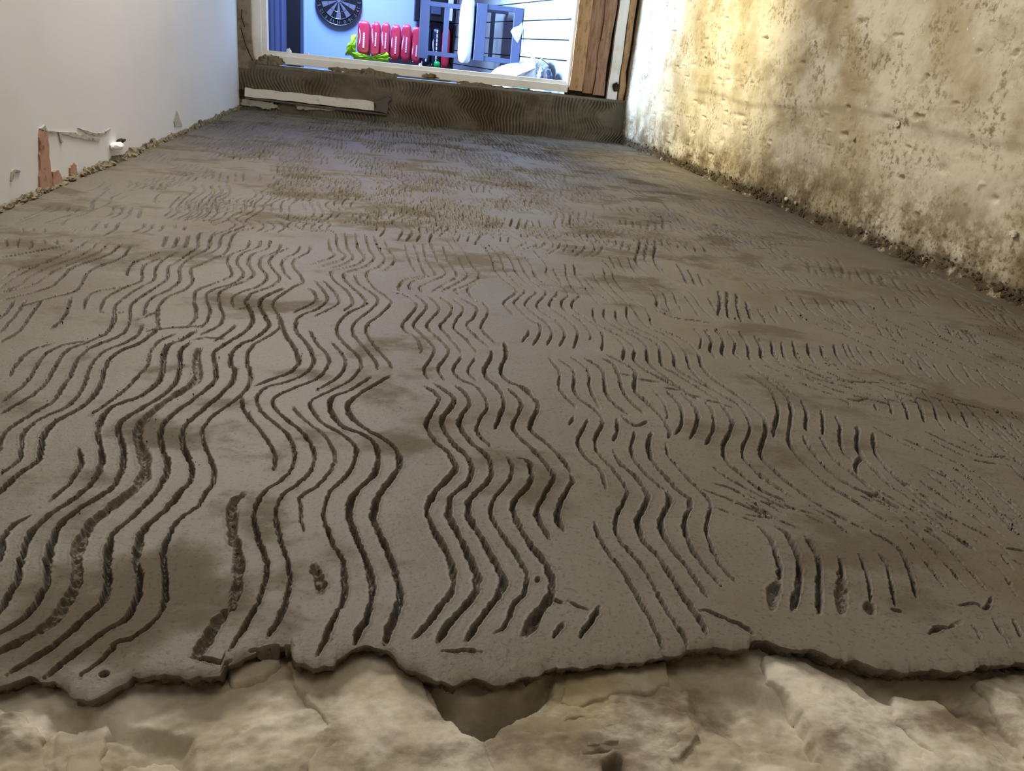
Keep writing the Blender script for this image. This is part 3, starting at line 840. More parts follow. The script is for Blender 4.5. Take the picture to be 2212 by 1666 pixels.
n 2511,2403 2402,2395 2346,2404
n 2484,2378 2396,2371
n 2410,2222 2327,2215 2284,2202 2312,2173
n 2402,2160 2255,2157 2201,2142 2104,2137
n 2550,2160 2481,2143 2342,2141 2233,2136 2167,2118 2082,2124
n 2578,2142 2476,2115 2334,2120 2244,2109 2176,2092 2062,2107
n 2589,2119 2485,2093 2329,2094 2237,2086 2184,2073 2058,2081
n 2601,2094 2495,2071 2368,2079 2276,2067 2192,2051 2093,2056
n 2592,2070 2505,2049 2408,2064
n 2314,2050 2201,2026 2129,2031
n 2383,2320 2314,2324 2227,2304 2139,2305 2063,2324 1966,2349
n 2360,2295 2292,2299
n 2191,2281 2075,2256 2017,2274
n 2185,2259 2095,2238 2028,2242
n 2193,2238 2089,2217 2038,2214
n 2188,2214 2060,2187
n 2434,2366 2255,2349 2134,2318
n 1975,2252 1877,2235
n 1970,2232 1905,2217
b 1989,2212 1901,2194 1835,2200
n 2007,2158 1939,2145 1881,2152
n 2001,2138 1934,2126 1888,2130
n 1997,2113 1919,2101
n 2140,2374 2078,2355
n 2146,2395 2094,2385 1999,2394 1899,2411
n 2138,2415 2007,2409 1908,2419
n 2123,2346 2059,2335 1918,2353
n 2160,2324 2083,2307 1976,2321 1910,2309
n 1866,2377 1828,2360
n 1872,2358 1834,2342
n 1869,2333 1831,2318
n 1774,2372 1715,2344
n 1780,2350 1712,2323
n 1769,2323 1735,2305 1700,2299
n 1783,2306 1750,2286
n 1781,2281 1748,2261
n 1797,2260 1764,2236
n 2017,2092 1972,2081
n 2013,2067 1967,2059
b 1882,2079 1793,2064
b 1889,2055 1789,2041
b 1916,2038 1795,2019
b 1960,2005 1933,2019 1802,1994
n 1977,1989 1909,1988 1789,1970
b 2082,2049 2078,2023 2035,1998
f 1904,2257 1859,2259 1901,2300
n 2799,703 2689,732
n 2787,683 2678,708
n 2520,796 2409,832
n 2509,778 2382,815
n 2519,749 2375,790
b 2530,717 2365,773
b 2521,694 2357,748
b 2568,656 2383,715
n 3122,353 3039,380
n 3129,337 3018,374
n 3111,321 3031,343
n 3093,305 3014,327
n 3105,278 3000,306
n 2928,318 2811,349
n 2917,292 2775,339
n 2928,261 2787,305
n 2915,241 2798,275
n 2879,222 2790,241
n 2792,508 2748,520
n 2801,484 2734,505
f 3244,595 3013,610 2871,629
n 3256,568 3046,587
n 3235,556 3011,559
n 3003,523 2771,564
n 2670,576 2555,594
n 2661,548 2525,578
n 2630,532 2535,549
n 2641,501 2583,512
n 2712,296 2710,248 2714,180 2595,210
n 2661,174 2564,198
n 2238,852 2183,853 2016,913 1940,942 1853,954
n 2220,819 2146,842 1985,899
n 2212,799 2125,824 2004,870 1919,894 1823,909
n 2218,777 2145,798
n 2532,135 2464,145
n 2549,83 2435,134
n 2527,43 2435,80
b 2347,585 2346,536
n 2285,395 2286,341 2254,305
n 2229,446 2170,467
n 2221,426 2162,447
n 2213,701 2111,735
n 2161,694 2091,717
n 2169,665 2099,686
n 2181,764 2124,780
n 2174,741 2118,758
n 2094,377 1979,424
n 2086,343 1965,395
n 2077,313 1952,369
n 2074,281 1949,338
n 1543,362 1458,399
n 1513,342 1427,386
n 1478,322 1394,368
n 1723,369 1625,411
n 1731,326 1632,370
n 1730,288 1631,334
b 547,1300 547,1294 543,1289 534,1279 526,1269 516,1263
b 504,1731 502,1722 498,1708 501,1702
n 504,1539 503,1527 504,1521 502,1506
b 512,1688 516,1672 516,1657
f 564,1420 556,1414 550,1405
b 566,1433 562,1427
n 594,1444 602,1440
b 491,1791 488,1788
n 2053,543 1971,565 1896,580
n 2004,530 1928,550 1857,564
n 1957,517 1887,536 1820,549
n 1912,505 1848,522 1783,534
n 1868,493 1810,509 1748,520
n 1826,482 1772,496 1714,506
n 2015,264 1907,313 1849,329
n 1986,244 1882,291 1825,308
n 1958,223 1858,270 1802,287
n 1930,203 1834,250 1779,267
n 1903,184 1810,229 1757,247
n 1876,164 1787,209 1735,228
n 1850,146 1764,190 1713,208
n 1672,649 1588,673 1541,676
n 1671,614 1587,640 1538,644
n 1670,579 1586,606 1535,612
n 1669,544 1584,573 1532,580
n 1667,509 1583,539 1529,548
n 1666,473 1582,505 1526,516
n 1766,138 1679,182 1624,198
n 1726,133 1642,177 1589,193
n 1688,128 1607,172 1556,189
n 1651,123 1572,167 1523,184
n 1615,119 1539,163 1491,180
n 1580,114 1507,158 1461,176
n 3157,198 3013,241 2930,253
n 3125,170 2984,215 2902,227
n 3094,143 2955,188 2874,201
n 3063,116 2926,162 2847,176
n 3033,89 2898,136 2820,150
n 3003,63 2870,111 2793,125
n 1255,623 1193,649 1158,651
n 1249,596 1187,623 1152,626
n 1242,570 1182,597 1146,601
n 1235,544 1177,571 1140,577
n 1228,517 1171,545 1133,552
n 1222,491 1166,519 1127,527
n 2220,790 2021,790 1902,785 1812,753
n 2232,758 2036,761 1914,754 1832,725
n 2244,726 2050,732 1925,722 1852,695
n 2256,694 2065,702 1937,690 1873,666
n 2268,661 2080,672 1949,658 1894,635
n 2281,628 2096,641 1961,625 1916,604
n 2294,594 2111,610 1973,592 1938,571
n 2320,623 2180,625 2051,633
n 2321,605 2192,604 2071,610
n 2322,586 2205,582 2092,586
n 2322,567 2218,561 2112,562
n 2323,548 2231,539 2134,537
n 2324,529 2244,517 2155,512
n 2324,510 2257,495 2177,487
d 2779,649 2646,642 2433,659
d 2773,634 2636,629 2444,644
d 2767,618 2626,616 2456,628
d 2761,603 2615,604 2467,612
d 2755,587 2605,592 2479,596
d 2748,572 2595,579 2491,580
d 2475,476 2381,421 2247,378
d 2512,454 2398,407 2265,355
d 2550,433 2415,391 2283,332
d 2589,410 2432,376 2301,309
d 2629,387 2450,361 2319,285
d 2670,363 2467,345 2337,261
d 2751,129 2641,122 2505,114
d 2767,106 2648,103 2519,91
d 2783,83 2654,83 2533,68
d 2799,59 2661,63 2547,44
d 2816,35 2667,43 2561,20
d 2832,11 2674,23 2576,-5
d 2022,667 1836,644 1677,623
d 2047,620 1857,600 1696,581
d 2072,572 1878,555 1716,538
d 2099,522 1899,509 1736,494
d 2126,471 1922,462 1757,448
d 2153,418 1944,413 1778,402
d 2182,364 1968,363 1800,354
d 1494,685 1367,652 1231,629
d 1517,640 1386,609 1247,590
d 1541,593 1406,565 1263,549
d 1565,545 1427,520 1280,507
d 1590,495 1448,473 1297,463
d 1616,443 1470,424 1315,419
d 1643,390 1493,374 1333,373
d 2241,695 2045,658 1887,620
d 2275,644 2075,609 1913,576
d 2309,591 2105,559 1940,531
d 2345,537 2136,508 1969,484
d 2382,480 2169,454 1998,436
d 2421,422 2202,399 2028,386
d 1371,515 1244,504 1114,492
d 1400,470 1274,462 1148,454
d 1430,423 1307,418 1184,414
d 1462,374 1340,373 1222,372
d 1495,323 1375,325 1262,327
d 1529,269 1413,274 1305,279
d 1566,213 1452,221 1350,228
d 1201,930 1102,886 1034,811
d 1207,899 1108,855 1039,783
d 1214,867 1113,823 1044,755
d 1221,835 1119,791 1049,727
d 1229,802 1126,759 1054,698
d 1236,769 1132,726 1059,669
d 1243,735 1138,692 1064,639
d 1006,707 911,716 790,742
d 1014,681 920,693 808,718
d 1023,655 931,669 826,693
d 1032,627 941,644 845,668
d 1041,600 952,619 865,641
d 1050,571 963,594 886,613
f 2590,701 2344,673 2135,649
f 2633,654 2386,627 2176,603
f 2679,604 2431,578 2219,556
f 2726,553 2477,528 2264,507
f 2774,500 2524,476 2310,455
f 2825,445 2574,422 2359,402
f 2878,388 2626,365 2409,346
d 1968,250 1809,242 1670,234
d 1992,199 1829,194 1683,192
d 2016,147 1850,146 1697,150
d 2041,94 1871,96 1711,106
d 2067,38 1893,44 1725,62
d 2093,-18 1915,-8 1740,16
d 2121,-77 1938,-63 1755,-30
d 2761,215 2518,226 2276,236
d 2780,162 2533,177 2295,191
d 2799,107 2549,126 2314,144
d 2819,52 2565,76 2334,97
d 2839,-5 2581,24 2354,49
d 2859,-62 2597,-29 2374,-1
d 773,1001 710,979 636,961
d 783,978 719,958 645,941
d 793,954 727,936 653,921
d 804,929 736,914 662,900
d 814,904 746,891 672,878
d 825,879 755,868 681,856
d 837,852 765,844 691,833
d 1666,195 1568,202 1480,191
d 1677,169 1580,181 1500,171
d 1689,143 1593,160 1521,151
d 1700,116 1606,138 1542,130
d 1712,89 1619,116 1563,108
d 1724,62 1632,94 1585,86
d 1736,34 1646,71 1608,64
'''
# ------------------------------------------------------------------ the room
ZC, YB = 2.488, 5.42          # ceiling height, where the back wall meets the left wall
# ragged lower end of the scratch coat: picture points turned into points of the wall plane
EDGE_PX = [(-400,1470),(-120,1480),(0,1491),(60,1469),(114,1481),(150,1501),(187,1511),(217,1501),(274,1477),(284,1464),(368,1464),(435,1471),(476,1464),
 (481,1445),(490,1436),(540,1416),(600,1400),(628,1399),(632,1420),(640,1432),(653,1432),(686,1441),(722,1437),(728,1424),(760,1407),(800,1406),(844,1411),(860,1431),
 (900,1447),(934,1464),(968,1481),(1001,1471),(1045,1471),(1068,1477),(1118,1472),(1168,1461),(1202,1446),(1208,1451),(1269,1447),(1336,1437),(1402,1427),
 (1440,1421),(1481,1415),(1500,1400),(1565,1404),(1610,1400),(1628,1384),(1694,1402),(1767,1411),(1815,1422),(1826,1430),(1877,1437),(1951,1450),(2024,1455),
 (2097,1450),(2152,1444),(2212,1437),(2330,1430),(2600,1440)]
EDGE = np.array([[p.z, p.y] for p in (at(a, b, x=0.0) for a, b in EDGE_PX)])[::-1]
def edge_y(z):
    y = np.interp(z, EDGE[:, 0], EDGE[:, 1])
    return y + 0.0035 * fbm(z * 60, z * 0 + 3.1, 3, 5) + 0.0014 * fbm(z * 130, z * 0 + 1.7, 3, 9)
SUB = -0.015                  # mean depth of the old wall behind the coat
NF, NC, NR = 1300, 20, 780
def zspan(y): return np.minimum(0.06 + 0.41 * y + 0.10 + 1.6, ZC - 0.004), np.maximum(-0.19 - 0.845 * y - 0.10 + 1.6, 0.004)
s = np.linspace(0, 1, NR); yj = 1 / (1 / 0.50 + s * (1 / YB - 1 / 0.50)); g = (yj - 0.50) / (YB - 0.50)
ncol = NF + 2 * NC
zc = np.zeros((NR, ncol))
for j in range(NR):
    hi, lo = zspan(yj[j]); hi = hi - 0.0; 
    zc[j] = np.concatenate([np.linspace(ZC + 0.012, hi, NC, endpoint=False), np.linspace(hi, lo, NF), np.linspace(lo, -0.012, NC + 1)[1:]])
ye = edge_y(zc[0])
yc = ye[None, :] + (YB + 0.03 - ye[None, :]) * g[:, None]
GR = [l.split(' ') for l in GROOVES.strip().split('\n')]
HW = {'n': 0.0023, 'b': 0.0030, 'w': 0.0052, 'f': 0.0020, 'd': 0.0021}
DP = {'n': 0.0115, 'b': 0.0145, 'w': 0.0085, 'f': 0.0070, 'd': 0.0105}
lines = [(k[0], np.array([[float(c) for c in p.split(',')] for p in k[1:]]) / 1000.0) for k in GR]
# the far third of the coat: the same comb, six teeth at a time, in short wriggling pulls
rg = np.random.RandomState(3)
for k in range(350):
    y0 = 2.95 + 2.4 * rg.rand() ** 0.8 if k < 300 else rg.uniform(2.0, 3.0); z0 = rg.uniform(0.03, ZC - 0.1); L = rg.uniform(0.14, 0.42); am = rg.uniform(0.008, 0.02); wl = rg.uniform(0.10, 0.16); ph = rg.uniform(0, 6.3); sl = rg.uniform(-0.35, 0.35)
    yy = np.linspace(y0, min(y0 + L, YB), 9)
    for t in range(6):
        lines.append(('n', np.stack([yy + 0.004 * rg.randn(), np.clip(z0 + t * 0.02 + (yy - y0) * sl + am * np.sin(yy / wl * 6.28 + ph), 0.01, ZC - 0.01)], 1)))
PT = []
crumb_sites = []
for n_, (c, P) in enumerate(lines):
    ym = P[:, 0].mean(); Q = smooth_line(P, max(0.0011, 0.0011 * ym / 0.7))
    d = np.r_[0, np.cumsum(np.linalg.norm(np.diff(Q, axis=0), axis=1))]; Lt = d[-1]
    hw = HW[c] * (1 + 0.26 * fbm(d * 45, d * 0 + n_ * 3.7, 3, 21) + 0.22 * vnoise(d * 260, d * 0 + n_ * 1.7, 27)); dp = DP[c] * (1 + 0.30 * fbm(d * 30, d * 0 + n_ * 5.3, 2, 33))
    tp = np.clip(np.minimum(d, Lt - d) / min(0.012, Lt * 0.3 + 1e-6), 0.15, 1); hw = hw * (0.55 + 0.45 * tp); dp = dp * tp
    if c == 'd': dp = dp * np.clip(0.55 + 1.3 * fbm(d * 70, d * 0 + n_, 2, 44), 0.05, 1.3)
    jz = 0.0009 * fbm(d * 170, d * 0 + n_ * 1.9, 2, 55)
    PT.append(np.stack([Q[:, 0], Q[:, 1] + jz, hw, dp], 1))
    if ym < 1.7:
        for q_ in range(0, len(Q), 3):
            if rg.rand() < {'n': .22, 'b': .40, 'w': .5, 'f': .05, 'd': .6}[c] * (0.3 + max(0, vnoise(np.array([d[q_] * 25]), np.array([n_ * 2.2]), 3)[0])): crumb_sites.append((Q[q_, 0], Q[q_, 1], HW[c]))
PT = np.vstack(PT)
CARVE = np.zeros((NR, ncol)); RIM = np.zeros((NR, ncol))
# row / column of each stamp
rj = np.interp(PT[:, 0], yj, np.arange(NR))
for _ in range(6):
    hi, lo = zspan(np.interp(rj, np.arange(NR), yj)); cj = NC + (hi - PT[:, 1]) / (hi - lo) * (NF - 1)
    yeq = np.interp(cj, np.arange(ncol), ye); rj = np.interp((PT[:, 0] - yeq) / (YB + 0.03 - yeq), g, np.arange(NR))
ok = (PT[:, 0] > yeq) & (cj > NC - 1) & (cj < NC + NF); PT, rj, cj, hi, lo = PT[ok], rj[ok], cj[ok], hi[ok], lo[ok]
r0 = np.clip(np.round(rj).astype(int), 0, NR - 1); res = (hi - lo) / (NF - 1)
c0 = np.round(cj).astype(int)
hwe = np.maximum(PT[:, 2], res * 0.95); PT[:, 3] *= 1 + 0.35 * np.clip((PT[:, 0] - 0.9) / 1.5, 0, 1.6)
WC, WR = 7, 4
for a in range(-WR, WR + 1):
    rr = r0 + a; okr = (rr >= 0) & (rr < NR); rr = np.clip(rr, 0, NR - 1)
    for b in range(-WC, WC + 1):
        cc = np.clip(c0 + b, 0, ncol - 1)
        dist = np.hypot(yc[rr, cc] - PT[:, 0], zc[rr, cc] - PT[:, 1]) / hwe
        m_ = okr & (dist < 2.0)
        if not m_.any(): continue
        dm = dist[m_]
        np.maximum.at(CARVE, (rr[m_], cc[m_]), PT[m_, 3] * np.clip(1 - dm ** 2, 0, 1) ** 0.62)
        np.maximum.at(RIM, (rr[m_], cc[m_]), 0.0005 * np.clip(PT[m_, 3] / 0.009, 0, 1) * np.clip(1 - np.abs(dm - 1.35) / 0.6, 0, 1))
inside = np.clip(CARVE / 0.004, 0, 1)
xs = 0.0045 * fbm(yc * 2.6, zc * 2.6, 3, 2) + 0.0014 * fbm(yc * 11, zc * 9, 2, 12) + 0.00010 * fbm(yc * 240, zc * 240, 2, 14)
xs = xs + RIM * (1 - inside) - CARVE + inside * 0.0030 * fbm(yc * 300, zc * 300, 3, 61)
xs -= 0.0022 * np.exp(-((yc - ye[None, :]) / 0.006)) * (1 + 0.8 * fbm(zc * 30, yc * 30, 2, 70))      # edge droops a little
Vc = np.stack([xs, yc, zc], -1)
# broken face of the edge, going down and back to the old wall
skirt = []
NS = 9
for k in range(NS):
    t = (k + 1) / NS; z = zc[0]; x = xs[0] * (1 - t) + (SUB - 0.015) * t
    y = ye - 0.0015 * math.sin(math.pi * min(1, t * 3)) + 0.022 * t + 0.0034 * min(1, 2 * t) * fbm(z * 120, z * 0 + k * 1.7, 3, 80)
    y = y + 0.0028 * fbm(z * 300, z * 0 + k * 3.7, 2, 95) * min(1, 3 * t); skirt.append(np.stack([x + 0.0012 * fbm(z * 150, z * 0 + k * 2.1, 2, 90), y, z], -1))
Vc = np.concatenate([np.array(skirt[::-1]), Vc])
rows = Vc.shape[0]

# old masonry wall behind the coat (seen along the bottom of the picture)
NMY, NMZ = 190, 620
ym = np.concatenate([np.linspace(-1.2, 0.30, 14, endpoint=False), np.linspace(0.30, 0.66, NMY), np.linspace(0.70, YB, 8)])
zm = np.concatenate([np.linspace(ZC, 2.02, 14, endpoint=False), np.linspace(2.02, 0.90, NMZ), np.linspace(0.88, 0.0, 16)])
Y, Z = np.meshgrid(ym, zm, indexing='ij')
def pxw(*pp): return np.array([[p.y, p.z] for p in (at(a, b, x=SUB) for a, b in pp)])
def inside_poly(poly, Y, Z):
    r = np.zeros(Y.shape, bool); n = len(poly)
    for i in range(n):
        y1, z1 = poly[i]; y2, z2 = poly[(i + 1) % n]
        c = ((z1 > Z) != (z2 > Z)) & (Y < (y2 - y1) * (Z - z1) / (z2 - z1 + 1e-12) + y1); r ^= c
    return r
def dist_poly(poly, Y, Z):
    d = np.full(Y.shape, 9.0); n = len(poly)
    for i in range(n):
        a = poly[i]; e = poly[(i + 1) % n] - a; t = np.clip(((Y - a[0]) * e[0] + (Z - a[1]) * e[1]) / (e.dot(e) + 1e-12), 0, 1)
        d = np.minimum(d, np.hypot(Y - a[0] - t * e[0], Z - a[1] - t * e[1]))
    return d
X = SUB - 0.002 + 0.006 * fbm(Y * 9, Z * 7, 4, 101) + 0.0020 * fbm(Y * 60, Z * 45, 4, 103, 0.6)
X -= 0.002 * np.abs(fbm(Y * 22, Z * 20, 3, 107))
fine = (Y > 0.29) & (Y < 0.70)
def recess(poly, depth, soft):
    global X
    P = pxw(*poly); m = inside_poly(P, Y, Z) & fine; d = dist_poly(P, Y, Z)
    X = X - np.where(m, depth * np.clip(d / soft, 0, 1), 0)
recess([(905,1450),(1000,1490),(1110,1490),(1200,1450),(1196,1500),(1160,1535),(1085,1560),(1062,1590),(1030,1585),(990,1560),(950,1525)], 0.045, 0.014)
recess([(1222,1558),(1262,1550),(1275,1590),(1262,1625),(1226,1620),(1216,1595)], 0.022, 0.008)
recess([(1250,1615),(1300,1612),(1372,1600),(1374,1612),(1310,1628),(1262,1632)], 0.022, 0.004)
recess([(1296,1646),(1330,1632),(1346,1640),(1352,1672),(1310,1672)], 0.028, 0.007)
recess([(100,1540),(200,1530),(300,1560),(420,1580),(430,1700),(240,1700),(235,1600),(130,1580),(118,1640),(130,1700),(100,1700)], 0.012, 0.010)
recess([(1640,1470),(1560,1450),(1480,1470),(1490,1530),(1600,1600),(1720,1640),(1900,1660),(1830,1560),(1740,1510)], 0.010, 0.012)
recess([(1830,1445),(1900,1455),(2100,1465),(2130,1500),(2090,1540),(1990,1540),(1900,1510)], 0.010, 0.012)
X = np.where(Y > edge_y(Z) + 0.02, np.minimum(X, SUB - 0.022), X)
wall = mesh('wall_left', np.stack([X, Y, Z], -1), grid_faces(*X.shape), M_RUBBLE)
tag(wall, 'long wall filling the lower picture: wavy-combed grey mortar over pale old rubble', 'wall', kind='structure')
coat = mesh('mortar_coat', Vc, grid_faces(rows, ncol), M_MORTAR, wall, smooth=False)
tag(coat, 'fresh grey mortar coat combed into wavy grooves, ragged lower edge')

# single rubble stones standing proud of the old wall
def stone(poly, h, tilt=(0, 0), seed=0, soft=0.006, rough=1.0):
    """poly: outline (picture points on the wall); h: height; tilt: slope along y, z; flat broken facets"""
    P = pxw(*poly); out = []
    for i in range(len(P)):
        for t in np.linspace(0, 1, 8, endpoint=False): out.append(P[i] + (P[(i + 1) % len(P)] - P[i]) * t)
    P = np.array(out); P = P + 0.0020 * np.stack([fbm(P[:, 0] * 110, P[:, 1] * 110, 3, seed + 1), fbm(P[:, 0] * 110 + 9, P[:, 1] * 110, 3, seed + 2)], 1)
    st = 0.0016; yy = np.arange(max(0.33, P[:, 0].min() - 0.004), P[:, 0].max() + 0.004, st); zz = np.arange(P[:, 1].min() - 0.004, P[:, 1].max() + 0.004, st)
    Y, Z = np.meshgrid(yy, zz, indexing='ij'); ins = inside_poly(P, Y, Z); d = dist_poly(P, Y, Z) * np.where(ins, 1, -1)
    c = P.mean(0); rr = random.Random(seed); top = np.full(Y.shape, 9.0)
    for k in range(5):
        a = rr.uniform(0, 6.28); gk = rr.uniform(0.0, 0.16); cy, cz = rr.uniform(-.03, .03), rr.uniform(-.05, .05)
        top = np.minimum(top, h + 0.002 + (Y - c[0] - cy) * (tilt[0] + gk * math.cos(a)) + (Z - c[1] - cz) * (tilt[1] + gk * math.sin(a)))
    top = top + rough * (0.0035 * fbm(Y * 16, Z * 14, 3, seed + 3) + 0.0016 * fbm(Y * 70, Z * 60, 3, seed + 4, 0.6))
    x = SUB + top * (1 - np.exp(-np.clip(d, 0, 1) / soft)) - 0.010 * np.clip(1 - d / 0.0025, 0, 2)
    idx = -np.ones(Y.shape, int); keep = d > -0.003
    Fq = []; q = keep[:-1, :-1] & keep[1:, :-1] & keep[1:, 1:] & keep[:-1, 1:]
    used = np.zeros(Y.shape, bool); used[:-1, :-1] |= q; used[1:, :-1] |= q; used[1:, 1:] |= q; used[:-1, 1:] |= q
    idx[used] = np.arange(used.sum()); i, j = np.nonzero(q)
    Fq = np.stack([idx[i, j], idx[i, j + 1], idx[i + 1, j + 1], idx[i + 1, j]], 1)
    return mesh('stone', np.stack([x[used], Y[used], Z[used]], 1), Fq, M_RUBBLE, wall)
stone([(612,1425),(660,1410),(740,1398),(820,1398),(870,1425),(908,1452),(930,1500),(962,1545),(1000,1580),(1046,1600),(1062,1640),(1110,1720),(860,1760),(650,1740),(660,1640),(700,1560),(640,1490)], 0.008, (0.05, -0.17), 1, 0.04)
stone([(1090,1562),(1130,1548),(1190,1532),(1215,1535),(1240,1545),(1330,1512),(1400,1505),(1490,1535),(1520,1590),(1470,1640),(1400,1650),(1360,1640),(1300,1625),(1260,1640),(1280,1720),(1080,1740),(1050,1640),(1040,1600)], 0.006, (-0.02, 0.06), 2, 0.022)
stone([(1640,1412),(1700,1406),(1730,1424),(1830,1475),(1900,1530),(1960,1580),(2100,1700),(1800,1720),(1760,1620),(1730,1540),(1690,1490),(1650,1470)], 0.008, (0.0, 0.10), 3, 0.02)
stone([(-60,1545),(20,1540),(45,1550),(70,1568),(96,1575),(100,1600),(112,1630),(100,1720),(-80,1720)], 0.012, (0.1, 0.0), 4, 0.003, 1.6)
stone([(140,1600),(170,1575),(240,1560),(246,1580),(232,1610),(222,1720),(120,1720)], 0.004, (0, 0), 5, 0.022)
stone([(480,1440),(540,1418),(620,1402),(612,1440),(570,1470),(500,1480)], 0.008, (-0.1, 0), 6, 0.02)
stone([(1215,1448),(1330,1434),(1440,1424),(1450,1480),(1400,1498),(1330,1506),(1240,1538),(1205,1520)], 0.007, (0.05, 0), 7, 0.022)
stone([(2100,1470),(2180,1452),(2300,1450),(2320,1620),(2210,1640),(2160,1560)], 0.005, (0, 0.05), 8, 0.022)
stone([(250,1660),(330,1642),(380,1650),(470,1690),(460,1740),(240,1740)], 0.004, (0, 0), 9, 0.022)
stone([(1920,1500),(2020,1510),(2130,1590),(2230,1680),(2120,1720),(2000,1620),(1930,1560)], 0.006, (0, 0.08), 10, 0.022)
# torn-up crumbs of mortar along the grooves
V, Fc = [], []
oc = [(1, 0, 0), (-1, 0, 0), (0, 1, 0), (0, -1, 0), (0, 0, 1), (0, 0, -1)]; of = [(0, 2, 4), (2, 1, 4), (1, 3, 4), (3, 0, 4), (2, 0, 5), (1, 2, 5), (3, 1, 5), (0, 3, 5)]
R.shuffle(crumb_sites)
for (y, z, w) in crumb_sites[:9000]:
    r = R.uniform(0.0004, 0.0012) * (1.8 if R.random() < 0.10 else 1) * (0.7 + 0.4 * y); b = len(V); y += R.gauss(0, 0.001); z += R.gauss(-w * 0.4, w * 0.9) 
    for o in oc: V.append((0.0006 - abs(R.gauss(0, 0.0014)) + o[0] * r * R.uniform(.6, 1.3), y + o[1] * r * R.uniform(.6, 1.3), z + o[2] * r * R.uniform(.6, 1.3)))
    Fc += [tuple(b + i for i in f) for f in of]
cr = mesh('mortar_crumbs', V, Fc, M_CRUMB, wall, smooth=False); tag(cr, kind='stuff')

# ------------------------------------------------------------------ ceiling (left side of the picture)
yg = np.linspace(-1.2, YB, 150); xg = np.concatenate([np.linspace(-0.03, 0.5, 60), np.linspace(0.55, 2.6, 12)])
Y, X = np.meshgrid(yg, xg, indexing='ij')
Zc = ZC + 0.0025 * fbm(Y * 1.2, X * 1.2, 3, 201) + 0.0006 * fbm(Y * 14, X * 14, 3, 203)
ceil = mesh('ceiling', np.stack([X, Y, Zc], -1), grid_faces(*X.shape)[:, ::-1], M_CEIL)
tag(ceil, 'smooth white board surface on the left of the picture', 'ceiling', kind='structure')
def patch(pts, mat, name, parent, t=0.004, n=5, j=0.0015, gap=0.0):
    """thin ragged piece on the ceiling, outline given as picture points"""
    P = [at(a, b, z=ZC) for a, b in pts]; out = []
    for i in range(len(P)):
        a, b = P[i], P[(i + 1) % len(P)]
        for k in range(n):
            q = a.lerp(b, k / n); out.append((q.x + R.gauss(0, j), q.y + R.gauss(0, j * 2), ZC - gap + 0.004))
    return MB().slab(out, (0, 0, -t - 0.004 - 0.002)).build(name, mat, parent)
patch([(82,282),(99,286),(103,330),(107,375),(112,392),(128,388),(120,405),(82,428),(84,350)], M_PAPER, 'torn_paper', ceil, 0.003)
patch([(118,368),(126,378),(131,392),(124,400),(110,404),(108,372)], M_PAPER, 'torn_paper', ceil, 0.005)
patch([(148,362),(155,352),(162,358),(165,375),(150,385)], M_PAPER, 'torn_paper', ceil, 0.003)
patch([(84,278),(94,270),(100,281),(160,287),(168,291),(178,290),(194,297),(212,300),(214,303),(190,303),(160,296),(120,287),(100,285)], M_SCRAP, 'torn_edge', ceil, 0.002, 3, 0.0008)
patch([(166,276),(180,281),(205,288),(222,286),(236,277),(237,280),(224,290),(206,293),(186,288)], M_SCRAP, 'torn_edge', ceil, 0.002, 3, 0.0008)
patch([(124,288),(128,286),(131,301),(134,307),(130,309),(127,299)], M_SCRAP, 'torn_edge', ceil, 0.002, 2, 0.0006)
patch([(22,372),(28,366),(40,366),(42,372),(30,372),(26,380),(24,392),(21,392)], M_SCRAP, 'torn_edge', ceil, 0.002, 2, 0.0006)
patch([(374,262),(378,240),(381,240),(388,262),(392,272),(376,274)], M_SCRAP, 'torn_edge', ceil, 0.003, 3, 0.001)
c = at(252, 315, z=ZC - 0.01); mesh('filler_lump', *lump(c, (0.012, 0.05, 0.018), 3, amp=0.1), M_FILLER, ceil)
c = at(261, 304, z=ZC - 0.005); mesh('dark_splinter', *lump(c, (0.006, 0.03, 0.012), 5, amp=0.2), M_DARKGAP, ceil)
# mortar squeezed against the ceiling: ragged lumps along the joint
V, Fc = [], []
y = 1.75
while y < YB - 0.02:
    r = R.uniform(0.003, 0.012) * (0.7 + 0.15 * y); big = 1.0 + 0.8 * (2.6 < y < 3.4) * R.random()
    v, f = lump((R.uniform(-0.004, 0.010), y, ZC - R.uniform(0.0, 0.012)), (r * R.uniform(0.5, 1.2) * big, r * R.uniform(1.2, 3.4), r * R.uniform(0.5, 1.0) * big), int(y * 999), 9, 6, amp=0.28)
    b = len(V); V += v; Fc += [tuple(i + b for i in q_) for q_ in f]; y += r * R.uniform(0.7, 1.9)
tag(mesh('joint_mortar', V, Fc, M_SMEAR, ceil, smooth=False), kind='stuff')

# ------------------------------------------------------------------ floor (right side of the picture)
yg = np.concatenate([np.linspace(-1.2, 1.5, 20, endpoint=False), 1 / np.linspace(1 / 1.5, 1 / 5.47, 420)]); xg = np.concatenate([np.linspace(-0.05, 0.95, 330), np.linspace(0.99, 2.6, 20)])
Y, X = np.meshgrid(yg, xg, indexing='ij')
ledge = 0.385 + 0.02 * fbm(Y * 1.5, Y * 0, 2, 301)
Zf = 0.004 * fbm(Y * 2.2, X * 2.2, 3, 303) + 0.0010 * fbm(Y * 14, X * 16, 4, 305) + 0.0006 * fbm(Y * 60, X * 70, 3, 306)
Zf += 0.009 * (1 / (1 + np.exp(-(X - ledge) / 0.006))) * np.clip((4.6 - Y) / 0.6, 0, 1)
pits = np.clip(fbm(Y * 16, X * 22, 3, 311) - 0.95, 0, 1); Zf -= 0.04 * pits
Zf += 0.02 * np.clip(fbm(Y * 30, X * 34, 2, 317) - 1.02, 0, 1)
Zf += 0.02 * np.exp(-X.clip(0) / 0.02) * (0.5 + 0.6 * fbm(Y * 25, X * 25, 3, 319))
